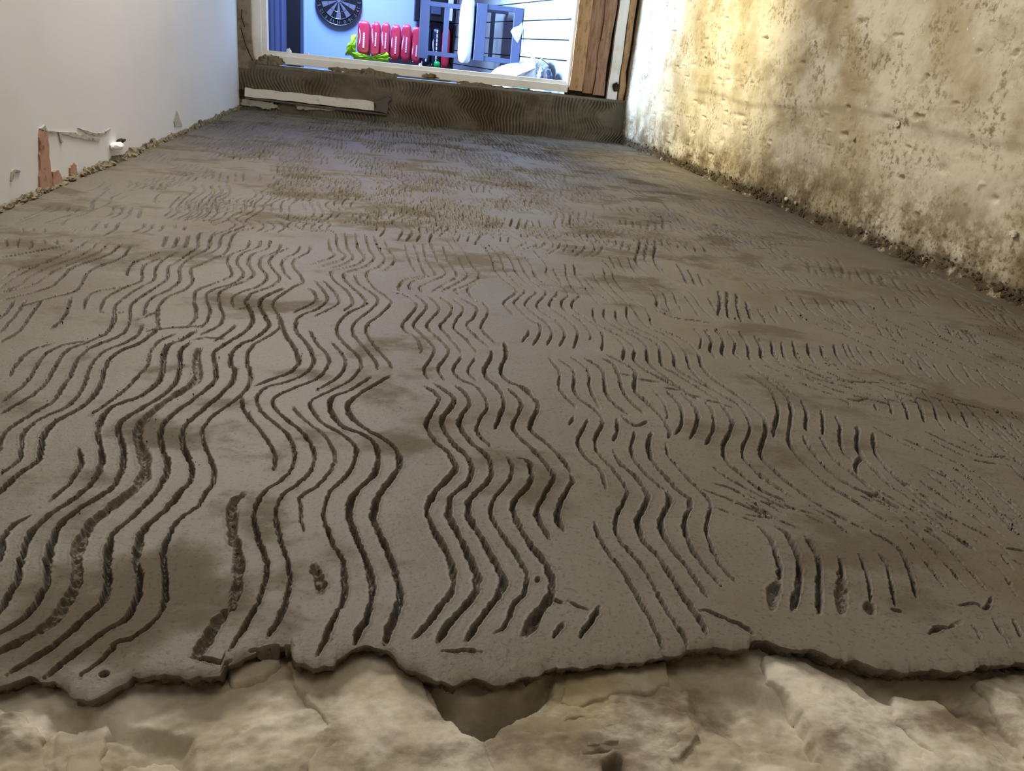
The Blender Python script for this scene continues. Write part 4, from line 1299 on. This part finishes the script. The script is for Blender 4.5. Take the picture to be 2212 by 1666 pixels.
for (px, py, rx, ry, d) in ((1598,250,.010,.05,.02),(1608,272,.008,.02,.02),(1565,270,.006,.018,.015),(1560,303,.014,.022,.015),(2035,365,.014,.03,.015),(2150,430,.008,.012,.02),(1445,240,.016,.05,.02),(1512,225,.014,.05,.014),(1540,140,.012,.04,.012),(1920,255,.010,.03,.012),(1500,140,.008,.03,.012)):
    p = at(px, py, z=0.0); Zf -= 0.6 * d * np.exp(-((X - p.x) / rx) ** 2 - ((Y - p.y) / ry) ** 2)
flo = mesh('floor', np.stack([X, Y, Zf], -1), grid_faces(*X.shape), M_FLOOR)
tag(flo, 'rough stained beige concrete surface lit yellow, on the right of the picture', 'floor', kind='structure')
V, Fc = [], []
y = 1.5
while y < 5.3:
    for k in range(9):
        r = R.uniform(0.0012, 0.0042) * (0.7 + 0.16 * y) * (2.2 if R.random() < .06 else 1)
        v, f = lump((0.004 + abs(R.gauss(0, 0.016)), y + R.gauss(0, .01), 0.004 + r * 0.2), (r, r * R.uniform(1, 2.2), r * 0.55), int(y * 997) + k, 7, 4, amp=0.3)
        b = len(V); V += v; Fc += [tuple(i + b for i in q_) for q_ in f]
    y += 0.011 * (0.6 + 0.2 * y)
tag(mesh('mortar_droppings', V, Fc, M_CRUMB, flo, smooth=False), kind='stuff')
for (px, py, r) in ((1940,268,.012),(1985,262,.006),(1845,300,.008),(1700,430,.010),(1758,500,.012),(2190,505,.012),(1720,438,.008)):
    p = at(px, py, z=0.006); r *= 0.8; mesh('pale_chip', *lump((p.x, p.y, 0.010), (r, r * 1.4, r * 0.5), px, 9, 6, amp=0.25), M_STONE, flo, smooth=False)

wf = MB().box((-0.05, -1.35, -0.05), (2.6, -1.2, ZC)).build('wall_front', M_HEAD); tag(wf, 'plain grey wall behind the photographer', 'wall', kind='structure')
# ------------------------------------------------------------------ back wall with the door
XB = 0.268                      # how far the combed nib beside the door stands out from the left wall
nz, nx = 900, 70
zg = np.linspace(ZC + 0.01, -0.01, nz); xg = np.linspace(-0.03, XB, nx)
Z, X = np.meshgrid(zg, xg, indexing='ij')
Yn = YB + 0.006 * fbm(Z * 3, X * 6, 3, 401) + 0.003 * fbm(Z * 20, X * 20, 3, 403)
ph = 0.019 * np.sin(X * 32 + 2.2 * fbm(Z * 2.2, X * 3, 2, 405)) * (0.4 + 0.6 * np.clip(fbm(Z * 1.5, X * 0.5 + 3, 2, 407) + 0.6, 0, 1.3)) + 0.012 * fbm(Z * 3, X * 5, 2, 409)
tooth = (np.mod((Z + ph) / 0.021, 1.0) - 0.5) * 0.021
on = np.clip(0.75 + 1.2 * fbm(Z * 5, X * 7, 3, 411), 0, 1) * np.clip((XB - 0.012 - X) / 0.02, 0, 1)
Yn = Yn + 0.015 * on * np.exp(-(tooth / 0.0042) ** 2)
Yn += 0.012 * np.clip((X - XB + 0.012) / 0.012, 0, 1) ** 2
top = np.stack([X[:, -1:] + 0 * Z[:, -1:], Yn[:, -1:] + 0.085, Z[:, -1:]], -1)
Vn = np.concatenate([np.stack([X, Yn, Z], -1), top], 1)
bw = mesh('wall_back', Vn, grid_faces(nz, nx + 1)[:, ::-1], M_MORTAR)
tag(bw, 'dark grey mortar-faced strip with fine ripples under the white door frame', 'wall', kind='structure')
MB().box((XB - 0.03, YB + 0.03, 2.325 + 0.09), (2.6, YB + 0.25, ZC + 0.01)).build('plaster_head', M_HEAD, bw)
hp = MB().slab([(XB - 0.03, YB + 0.004, ZC + 0.006), (XB - 0.03, YB + 0.004, 2.40), (0.285, YB + 0.004, 2.385), (0.32, YB + 0.004, 2.40), (0.42, YB + 0.004, 2.408), (2.6, YB + 0.004, 2.408), (2.6, YB + 0.004, ZC + 0.006)], (0, 0.06, 0)).build('plaster_face', M_HEAD, bw)
for k, (a, b) in enumerate((((520,60),(546,132)),((522,20),(528,58)))):
    p, q_ = at(*a, y=YB), at(*b, y=YB); MB().tube([(p.x, YB + 0.003, p.z), ((p.x + q_.x) / 2 + .004, YB + 0.002, (p.z + q_.z) / 2 + 0.01), (q_.x, YB + 0.003, q_.z)], 0.003, 6).build('crack_line', M_DARKGAP, bw)
MB().box((-0.03, YB + 0.05, -0.02), (XB - 0.002, YB + 0.30, ZC + 0.01)).build('nib_core', M_HEAD, bw)

# white door frame
fr = empty('door_1', (0.3, YB + 0.06, 0.4), 'white plastic door frame round the opening at the top of the picture', 'door frame', kind='structure')
JX0, JX1 = 0.283, 0.352
zh0, zh1 = 2.322, 2.412
MB().box((JX0, YB + 0.035, 0.402), (JX1 - 0.022, YB + 0.14, zh1), 0.004).box((JX0, YB + 0.055, 0.402), (JX1, YB + 0.14, zh1), 0.004).build('jamb', M_FRAME, fr)
MB().box((JX0 - 0.002, YB + 0.032, zh0 + 0.03), (2.6, YB + 0.138, zh1 + 0.002), 0.004).box((JX0 - 0.001, YB + 0.052, zh0), (2.6, YB + 0.136, zh1 - 0.01), 0.004).build('head', M_FRAME, fr)
MB().box((JX0 + 0.03, YB + 0.045, 0.392), (2.6, YB + 0.14, 0.408), 0.003).build('sill', M_FRAME, fr)
def smear(pts, mat, name, parent, y, t=0.008):
    out = []
    P = [at(a, b, y=y) for a, b in pts]
    for i in range(len(P)):
        a, b = P[i], P[(i + 1) % len(P)]
        for k in range(5):
            q_ = a.lerp(b, k / 5); out.append((q_.x + R.gauss(0, 0.003), y + 0.004, q_.z + R.gauss(0, 0.006)))
    return MB().slab(out, (0, -t, 0)).build(name, mat, parent)
yf = YB + 0.034
smear([(545,134),(558,126),(570,118),(580,121),(590,119),(603,124),(612,127),(616,137),(600,141),(560,138)], M_SMEAR, 'mortar_smear', fr, yf)
smear([(708,147),(725,145),(760,150),(800,147),(830,156),(860,160),(856,168),(800,164),(740,156),(712,153)], M_SMEAR, 'mortar_smear', fr, yf)
smear([(910,164),(920,159),(940,160),(950,170),(930,172)], M_SMEAR, 'mortar_smear', fr, yf)
smear([(985,178),(1000,174),(1040,180),(1090,189),(1140,194),(1190,200),(1190,206),(1120,202),(1050,193),(1000,186)], M_SMEAR, 'mortar_smear', fr, yf)
for (px, py, r) in ((624,100,.018),(665,108,.010),(908,137,.012)):
    p = at(px, py + 4, y=YB + 0.07); mesh('filler_blob', *lump((JX1 + r * 0.4, YB + 0.075, p.z), (r, r * 0.7, r * 0.8), px, 10, 7, amp=0.2), M_FILLER, fr)

# boarding under the door: timber, white strip, brown strip
bd = empty('trim_1', (0.9, YB + 0.05, 0.0), 'weathered brown timber boards under the door, right of the bright opening', 'boards', kind='structure')
def board(z0, z1, y, mat, name, x0=XB, x1=2.6, seed=0, wob=0.006):
    n = 26; V = []; rr = random.Random(seed)
    xs_ = np.linspace(x0, x1, n)
    for k, x in enumerate(xs_):
        a, b, d = rr.gauss(0, wob * 0.5), rr.gauss(0, wob * 0.5), rr.gauss(0, wob * 0.5)
        V += [(x, y + 0.05, z0 + a), (x, y + d, z0 + a), (x, y - 0.004 + d, (z0 + z1) / 2), (x, y + d, z1 + b), (x, y + 0.05, z1 + b)]
    Fc = [(k * 5 + i, k * 5 + i + 1, k * 5 + i + 6, k * 5 + i + 5) for k in range(n - 1) for i in range(4)] + [(0, 1, 2, 3, 4), tuple(reversed(range((n - 1) * 5, n * 5)))]
    o = MB().add(V, Fc).build(name, mat, bd); return o
board(0.305, 0.392, YB + 0.03, M_WOOD2, 'timber_board', 0.30, seed=1, wob=0.003)
board(0.225, 0.300, YB + 0.045, M_WOOD, 'timber_board', 0.29, seed=2)
board(0.150, 0.222, YB + 0.035, M_WOOD, 'timber_board', 0.285, seed=3, wob=0.010)
board(0.062, 0.128, YB + 0.03, M_FRAME, 'white_strip', 0.245, seed=4, wob=0.004)
board(0.022, 0.056, YB + 0.02, M_WOOD2, 'brown_strip', 0.262, seed=5, wob=0.006)
MB().box((XB - 0.02, YB + 0.07, -0.01), (2.6, YB + 0.14, 0.40)).build('backing', M_DARKGAP, bd)
p = at(1332, 188, y=YB); mesh('dark_void', *lump((p.x, YB + 0.02, p.z), (0.03, 0.014, 0.022), 8, 10, 7, amp=0.2), M_DARKGAP, bd)  # dark lump put in for the shade of a hole

# batten fixed along the foot of the nib, with its metal channel and bracket
yb = YB - 0.022
a, b, c, d = at(528,190,y=yb), at(808,220,y=yb), at(809,240,y=yb), at(528,208,y=yb)
bt = empty('batten', (0.1, YB, 1.7), 'white mortar-splashed batten along the dark rippled strip, upper left', 'batten')
poly = []
for (p, q_, n) in ((a, b, 14), (b, c, 2), (c, d, 14), (d, a, 2)):
    for k in range(n): r_ = p.lerp(q_, k / n); poly.append((r_.x + R.gauss(0, 0.0022), yb, r_.z + R.gauss(0, 0.004)))
MB().slab(poly, (0, 0.03, 0)).build('face_strip', M_WHITEMET, bt)
p, q_ = at(530,211,y=yb), at(836,248,y=yb)
MB().bar((p.x, yb + 0.012, p.z), (q_.x, yb + 0.012, q_.z), 0.024, 0.010, (1, 0, 0)).build('metal_channel', M_ALU, bt)
smear([(811,218),(822,216),(832,212),(838,207),(844,210),(842,218),(836,222),(838,246),(812,240)], M_ALU, 'end_bracket', bt, yb + 0.01, 0.025)
for n_, pp in enumerate(([(522,214),(560,216),(590,222),(602,232),(606,237),(590,234),(575,237),(555,230),(522,228)], [(640,224),(680,229),(735,233),(732,236),(700,238),(660,236),(642,237)])):
    smear(pp, M_SCRAP, 'plaster_scrap', bw, YB - 0.002, 0.012)
p = at(518,200,y=yb); MB().box((p.x - 0.02, YB - 0.02, ZC - 0.05), (p.x + 0.02, YB + 0.02, ZC - 0.005)).build('end_cap', M_DARKGAP, bt)

# ------------------------------------------------------------------ patio beyond the door
YW, Y0, Z0, SL = 9.4, 5.56, 0.375, 0.15
def dz(y): return Z0 + SL * (y - Y0)
def deck_at(px, py):
    r = ray(px, py); t = (Z0 + SL * (EYE[1] - Y0) - EYE[2]) / (r[2] - SL * r[1]); return Vector(EYE + t * r)
pw = MB().box((-1.2, YW, 0.3), (3.2, YW + 0.15, 3.4)).build('wall_patio', M_PWALL); tag(pw, 'blue-lit painted wall behind the dartboard and red sacks', 'wall', kind='structure')
dk = mesh('patio_deck', [(-0.6, Y0, Z0 - 0.03), (3.4, Y0, Z0 - 0.03), (3.4, YW + .02, dz(YW) - 0.03), (-0.6, YW + .02, dz(YW) - 0.03)], [(0, 1, 2, 3)], M_DECKGAP, smooth=False)
tag(dk, 'pale boarded deck with thin dark joints, bright beside the door', 'deck', kind='structure')
xj = [deck_at(1217,175).x, deck_at(1225,132).x, deck_at(1234,87).x, deck_at(1239,41).x]
w_ = (xj[3] - xj[0]) / 3.0; x = xj[0] - 5 * w_; k = 0
while x < 3.3:
    MB().slab([(x + 0.004, Y0, Z0 - 0.025), (x + w_ - 0.004, Y0, Z0 - 0.025), (x + w_ - 0.004, YW, dz(YW) - 0.025), (x + 0.004, YW, dz(YW) - 0.025)], (0, 0, 0.025)).build('deck_board', M_DECK, dk); x += w_
# low roof of the patio: boards across, black beam along the far wall
z1 = at(620, 60, y=YW - 0.3).z
so = empty('ceiling_porch', (1, 7.5, z1), 'blue-grey boards of the patio roof, left edge of the opening', 'roof', kind='structure')
yy = YW - 0.34
for k in range(7):
    MB().box((-0.6, yy - 0.30, z1 + 0.0 + 0.012 * (k % 2)), (2.4, yy - 0.006, z1 + 0.03)).build('soffit_board', (M_SOFFIT, M_SOFFIT2)[k % 3 == 1], so); yy -= 0.30
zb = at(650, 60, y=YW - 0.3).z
bm_ = MB().box((-0.8, YW - 0.34, zb), (2.4, YW - 0.002, z1 + 0.03), 0.004).build('trim_2', M_BLACK); tag(bm_, 'dark shaded beam along the top of the blue wall', 'beam', kind='structure')  # shade on the beam is put into its black colour

# dartboard
pc = at(732, 1, y=YW - 0.03); rb = (at(732, 1, y=YW - 0.03) - at(732, 55.5, y=YW - 0.03)).length
db = empty('dartboard', (pc.x, YW, pc.z), 'round black and grey dartboard hanging on the blue wall', 'dartboard')
def disc(r0, r1, a0, a1, y0, y1, n):
    V = []; 
    for k in range(n + 1):
        t = a0 + (a1 - a0) * k / n
        for r, y in ((r0, y0), (r1, y0), (r1, y1), (r0, y1)): V.append((pc.x + r * math.sin(t), y, pc.z + r * math.cos(t)))
    Fc = [(k * 4 + i, k * 4 + (i + 1) % 4, k * 4 + 4 + (i + 1) % 4, k * 4 + 4 + i) for k in range(n) for i in range(4)] + [(0, 1, 2, 3), (n * 4 + 3, n * 4 + 2, n * 4 + 1, n * 4)]
    return V, Fc
MB().add(*disc(0.001, rb, 0, 2 * math.pi, YW - 0.038, YW - 0.001, 64)).build('board_body', M_BORE, db)
for k in range(20):
    a0 = math.radians(18 * k - 9)
    MB().add(*disc(rb * 0.09, rb * 0.74, a0 + 0.004, a0 + math.radians(18) - 0.004, YW - 0.042, YW - 0.036, 4)).build('segment', (M_BORE, M_BGREY)[k % 2], db)
for r in (0.46, 0.74):
    MB().tube([(pc.x + rb * r * math.sin(t), YW - 0.043, pc.z + rb * r * math.cos(t)) for t in np.linspace(0, 2 * math.pi, 49)], 0.002, 5).build('ring_wire', M_WIRE, db)
MB().add(*disc(0.001, rb * 0.08, 0, 2 * math.pi, YW - 0.043, YW - 0.036, 20)).build('bullseye', M_BGREY, db)
MB().tube([(pc.x + rb * 0.985 * math.sin(t), YW - 0.040, pc.z + rb * 0.985 * math.cos(t)) for t in np.linspace(0, 2 * math.pi, 65)], 0.004, 5).build('outer_ring', M_WIRE, db)
for k, num in enumerate((20, 1, 18, 4, 13, 6, 10, 15, 2, 17, 3, 19, 7, 16, 8, 11, 14, 9, 12, 5)):
    cu = bpy.data.curves.new('numeral', 'FONT'); cu.body = str(num); cu.size = rb * 0.20; cu.align_x = 'CENTER'; cu.align_y = 'CENTER'; cu.extrude = 0.0015
    tmp = bpy.data.objects.new('numeral', cu); me = bpy.data.meshes.new_from_object(tmp); bpy.data.objects.remove(tmp)
    me.materials.clear(); me.materials.append(M_BGREY); a = math.radians(18 * k)
    o = link('numeral', me, db); o.location = (rb * 0.86 * math.sin(a), -0.041, rb * 0.86 * math.cos(a)); o.rotation_euler = (math.pi / 2, a, 0)

# stack of sacks against the far wall
YS = 8.98
def sack_squash(sx):
    def f(p):
        k = abs(p.x) / sx
        p.z *= 1 - 0.45 * max(0, k - 0.55) ** 2 * 5; return p
    return f
cuts = [771, 800, 822, 843, 866, 889, 911]; ytop = [43, 46, 47, 52, 51, 56]; ybot = [121, 126, 128, 133, 135, 139]
names = ['topmost red plastic sack of the stack, white print on its edge, under the lime bag', 'second red sack from the top of the stack below the dartboard', 'third red sack down the stack, glossy white crease on its edge',
         'fourth red sack down the stack, shorter with a folded top', 'fifth red sack down the stack, white print low on its edge', 'sixth red sack down the stack, partly behind the grey chair']
def sack(x0, x1, y0, y1, seed, mat, label, lblmat, cat_group, tilt=0.10, lbl=(0.35, 0.75)):
    """x0..x1 picture columns (top to bottom of the sack), y0..y1 picture rows"""
    ym_ = (y0 + y1) / 2
    a, b = at(x0, ym_, y=YS), at(x1, ym_, y=YS); l, r_ = at((x0 + x1) / 2, y1, y=YS), at((x0 + x1) / 2, y0, y=YS)
    c = Vector(((l.x + r_.x) / 2, YS + 0.19, (a.z + b.z) / 2)); sx = (r_.x - l.x) / 2; sz = (a.z - b.z) / 2 * 0.97
    o = empty('cement_sack', (c.x, c.y, c.z - sz), label, 'sack', cat_group)
    rot = Matrix.Rotation(tilt, 3, 'Y')
    v, f = lump(c, (sx, 0.19, sz * 0.99), seed, 36, 16, 0.24, 0.016, 3.0, rot, sack_squash(sx)); mesh('sack_body', v, f, mat, o)
    L = MB(); u0, u1 = sx * (1 - 2 * lbl[0]), sx * (1 - 2 * lbl[1]); n = 8
    for k in range(n):
        ua, ub = u0 + (u1 - u0) * k / n, u0 + (u1 - u0) * (k + 0.82) / n
        L.add(*MB_box_rot(c, rot, (ub, -0.196, -sz * 0.16), (ua, -0.180, sz * 0.10)))
    L.build('edge_print', lblmat, o)
    rp = [c + rot @ Vector((sx * t, -0.186 + 0.02 * t * t, sz * (0.62 + 0.10 * math.sin(5 * t + seed)))) for t in np.linspace(0.9, -0.9, 12)]
    MB().tube(rp, 0.006, 6).build('crease', lblmat, o)
    return o
def MB_box_rot(c, rot, a, b):
    m_ = MB().box(a, b); return [Vector(c) + rot @ Vector(v) for v in m_.v], m_.f
for k in range(6):
    sack(cuts[k], cuts[k + 1], ytop[k], ybot[k], 11 + k, M_RED, names[k], M_SACKLBL, 'sacks stacked under the dartboard', 0.03, ((.35,.78),(.3,.68),(.3,.72),(.33,.8),(.35,.75),(.5,.8))[k])
sack(911, 932, 58, 143, 31, M_NAVY, 'dark sack with a white edge below the red ones, behind the chair back', M_WPLAS, 'sacks stacked under the dartboard', 0.02, (0.05, 0.9))
sack(932, 953, 60, 146, 32, M_NAVY, 'lower dark sack with a white edge, just above the bottom red sack', M_WPLAS, 'sacks stacked under the dartboard', 0.0, (0.05, 0.9))
sack(953, 973, 60, 149, 33, M_RED, 'lowest red sack of the stack, standing on the deck behind the chair', M_SACKLBL, 'sacks stacked under the dartboard', 0.0, (0.3, 0.6))
# plinth board under the stack
p = at(974, 150, y=YS); pl = MB().box((p.x - 0.06, YS - 0.0, dz(YS) - 0.0), (at(896, 41, y=YS).x - 0.015, YS + 0.38, p.z - 0.004), 0.004).build('pallet_board', M_BLACK); tag(pl, 'dark board on the deck under the stack of sacks', 'board')
# lime green bag on top of the stack
lb = empty('lime_bag', at(760, 118, y=YS - 0.1), 'crumpled lime green plastic bag on the sack stack by the frame', 'bag')
def fold(pts, y, t, name, parent, mat, seed):
    """crumpled bag part: closed body grown from an outline"""
    P = [at(a, b, y=y) for a, b in pts]; out = []; rr = random.Random(seed)
    for i in range(len(P)):
        for k in range(4): out.append(P[i].lerp(P[(i + 1) % len(P)], k / 4))
    c = sum(out, Vector()) / len(out); n = len(out); V = []; Fc = []
    rings = [(-1.0, 0.0), (-0.9, 0.55), (-0.4, 0.92), (0.1, 1.0), (0.6, 0.9), (0.95, 0.5), (1.0, 0.0)]
    for (d, r) in rings:
        for i, q_ in enumerate(out):
            w = 1 + 0.05 * math.sin(i * 2.3 + seed) + rr.gauss(0, 0.02)
            V.append((c.x + (q_.x - c.x) * r * w, y + d * t / 2 + t * 0.12 * math.sin(i * 1.7 + d * 3), c.z + (q_.z - c.z) * r * w))
    for k in range(len(rings) - 1):
        for i in range(n): Fc.append((k * n + i, k * n + (i + 1) % n, (k + 1) * n + (i + 1) % n, (k + 1) * n + i))
    o = MB().add(V, Fc).build(name, mat, parent, smooth=True); return o
fold([(745,120),(750,96),(757,90),(759,76),(769,74),(769,100),(768,122)], YS + 0.06, 0.16, 'bag_body', lb, M_LIME, 1)
fold([(760,113),(771,113),(790,121),(802,126),(820,120),(837,112),(842,124),(840,134),(800,134),(762,128)], YS - 0.10, 0.13, 'bag_flap', lb, M_LIME, 2)
# black crate beside the stack
a, b = at(896, 41, y=YS), at(960, 41, y=YS)
ck = empty('storage_crate', (a.x + 0.3, YS + 0.2, dz(YS)), 'black crate beside the red sacks, behind the grey chair back', 'crate')
MB().box((a.x, YS + 0.02, dz(YS + .02)), (a.x + 0.7, YS + 0.36, a.z - 0.04), 0.006).build('crate_body', M_BLACK, ck)
MB().box((a.x - 0.012, YS + 0.005, a.z - 0.045), (a.x + 0.715, YS + 0.375, a.z), 0.006).build('crate_lid', M_BLACK, ck)
p = at(942, 24, y=YS); MB().box((p.x - 0.03, YS + 0.008, p.z - 0.05), (p.x + 0.05, YS + 0.03, p.z + 0.05), 0.004).build('highlight_plate', M_CHAIR, ck)  # pale plate put in for a highlight on the crate front
p, q_ = at(975, 45, y=YS - 0.1), at(982, -40, y=YS - 0.1)
wp = MB().bar((p.x, YS - 0.1, p.z + 0.02), (q_.x, YS - 0.1, q_.z + 0.02), 0.05, 0.05).build('white_plank', M_WPLAS); tag(wp, 'white plank lying behind the chair at the foot of the wall', 'plank')
p = at(944, 140, y=YS - 0.06); gc = mesh('green_tub', *lump((p.x, YS - 0.055, p.z), (0.034, 0.04, 0.034), 5, 16, 10, 0.7, 0.02), M_GREEN); tag(gc, 'small bright green tub beside the lowest sacks, at the frame edge', 'tub')
p = at(913, 137, y=YS - 0.03)

# grey chair with a white cushion, facing the door
yl = deck_at(1128, 75).y
ch_y0, ch_y1 = yl, yl + 0.46
cx0, cx1 = at(1080, 136, y=yl).x, at(1080, 12, y=yl).x
zs = at(1031, 75, y=yl).z                                  # top of the seat frame
ch = empty('garden_chair', ((cx0 + cx1) / 2, (ch_y0 + ch_y1) / 2, dz(yl)), 'grey painted garden chair with open rail back, in front of the sacks', 'chair')
lw = 0.036
for x in (cx0 + lw / 2, cx1 - lw / 2):
    MB().box((x - lw / 2, ch_y0 + 0.004, dz(ch_y0)), (x + lw / 2, ch_y0 + lw, zs - 0.006), 0.004).build('leg', M_CHAIR, ch)
    MB().box((x - lw / 2, ch_y1 - lw, dz(ch_y1 - lw)), (x + lw / 2, ch_y1 - 0.002, zs - 0.006), 0.004).build('leg', M_CHAIR, ch)
MB().box((cx0, ch_y0, zs - 0.065), (cx1, ch_y0 + 0.02, zs), 0.003).build('apron', M_CHAIR, ch)
MB().box((cx0, ch_y0, zs - 0.004), (cx1, ch_y1, zs + 0.016), 0.003).build('seat', M_CHAIR, ch)
MB().box((cx0, ch_y0 - 0.002, dz(ch_y0) + 0.006), (cx1, ch_y0 + 0.03, dz(ch_y0) + 0.075), 0.003).build('foot_rail', M_CHAIR, ch)
MB().box((cx0, ch_y1 - 0.03, dz(ch_y1) + 0.10), (cx1, ch_y1 - 0.008, dz(ch_y1) + 0.135), 0.003).build('stretcher', M_CHAIR, ch)
yb_ = ch_y1 - lw / 2
zt, zt2 = at(906, 60, y=yb_).z, at(927, 60, y=yb_).z
bx0, bx1 = at(950, 117, y=yb_).x, at(950, 10, y=yb_).x
for x in (bx0, bx1): MB().bar((x, yb_, zs), (x, yb_, zt - 0.003), 0.034, 0.034, (1, 0, 0)).build('back_post', M_CHAIR, ch)
MB().box((bx0 - 0.045, yb_ - 0.016, zt2), (bx1 + 0.045, yb_ + 0.016, zt), 0.005).build('top_rail', M_CHAIR, ch)
za, zb_ = at(958, 60, y=yb_).z, at(969, 60, y=yb_).z
MB().box((bx0, yb_ - 0.012, zb_), (bx1, yb_ + 0.012, za), 0.004).build('back_rail', M_CHAIR, ch)
ca, cb = at(1002, 60, y=yl + 0.02), at(1030, 60, y=yl + 0.02)
cc_ = Vector(((at(1015,139,y=yl).x + at(1015,-12,y=yl).x) / 2, yl + 0.225, zs + 0.016 + (ca.z - cb.z) / 2 + 0.002))
cu_ = mesh('seat_cushion', *lump(cc_, ((at(1015,-12,y=yl).x - at(1015,139,y=yl).x) / 2, 0.22, (ca.z - cb.z) / 2), 41, 30, 14, 0.55, 0.02, 2.0), M_CUSH)
tag(cu_, 'thick white seat cushion on the grey garden chair', 'cushion')
# scrap of paper, carrier bag, wrapped bundle, tub: on the deck
Pp = [at(a, b, y=yl - 0.05) for a, b in ((1112,46),(1115,62),(1108,80),(1101,91),(1094,82),(1087,66),(1094,58),(1105,54))]
zlo = min(p.z for p in Pp); off = dz(yl - 0.05) - zlo + 0.001
sh = MB().slab([(p.x, yl - 0.05 + 0.03 * math.sin(i * 1.3), p.z + off * 0.9) for i, p in enumerate(Pp)], (0, 0.004, 0)).build('paper_scrap', M_WPLAS); tag(sh, 'torn white paper scrap standing on the deck at the chair foot', 'paper')
yq = deck_at(1190, 150).y
cbg = empty('carrier_bag', (at(1140,150,y=yq).x, yq, dz(yq)), 'knotted white plastic carrier bag on the deck by the door frame', 'bag')
fold([(1096,168),(1112,150),(1127,137),(1142,129),(1150,125),(1160,129),(1172,126),(1180,136),(1190,150),(1192,176),(1150,182)], yq + 0.02, 0.22, 'bag_body', cbg, M_WPLAS, 4)
fold([(1146,130),(1149,119),(1153,118),(1156,124),(1154,132)], yq + 0.02, 0.04, 'knot', cbg, M_WPLAS, 6)
MB().tube([at(a, b, y=yq - 0.07) for a, b in ((1170,128),(1176,132),(1183,138),(1186,142),(1187,150),(1188,160))], 0.0035, 6).build('handle_cord', M_ALU, cbg)
bnd = empty('film_bundle', (at(1174,160,y=yq - .2).x, yq - 0.2, dz(yq - 0.2)), 'bundle wrapped in blue-grey film, right of the white carrier bag', 'bundle')
for k, (u0, u1) in enumerate(((1161,1170),(1169,1178),(1177,1190))):
    fold([(u0,162),(u0 + 4,150),(u0 + 7,143 + 3 * k),(u1,150),(u1 + 3,166),(u1 + 4,184),(u0 + 4,184)], yq - 0.2 + 0.02 * k, 0.08, 'roll', bnd, (M_STRIPE, M_WPLAS, M_STRIPE)[k], 8 + k)
yt = yq + 0.55
tb = empty('wash_bowl', (at(1078,158,y=yt).x, yt, dz(yt)), 'upturned white and turquoise bowl on the deck, left of the carrier bag', 'bowl')
c0_, c1_ = at(1058,160,y=yt), at(1084,160,y=yt); zf = dz(yt)
def dome(c, r, h, name, mat, z0):
    V = [(c.x + r * math.cos(t) * math.cos(e), c.y + r * math.sin(t) * math.cos(e), z0 + h * math.sin(e)) for e in np.linspace(0, math.pi / 2 - 0.02, 9) for t in np.linspace(0, 2 * math.pi, 24, endpoint=False)]
    Fc = [(i * 24 + j, i * 24 + (j + 1) % 24, i * 24 + 24 + (j + 1) % 24, i * 24 + 24 + j) for i in range(8) for j in range(24)] + [tuple(reversed(range(24))), tuple(8 * 24 + j for j in range(24))]
    MB().add(V, Fc).build(name, mat, tb, smooth=True)
cc = Vector(((at(1075,172,y=yt).x + at(1075,148,y=yt).x) / 2 - 0.03, yt, 0)); hh = c0_.z - zf
dome(cc, 0.13, hh, 'bowl_shell', M_WPLAS, zf)
dome(cc, 0.142, hh * 0.55, 'rim_band', M_TURQ, zf)
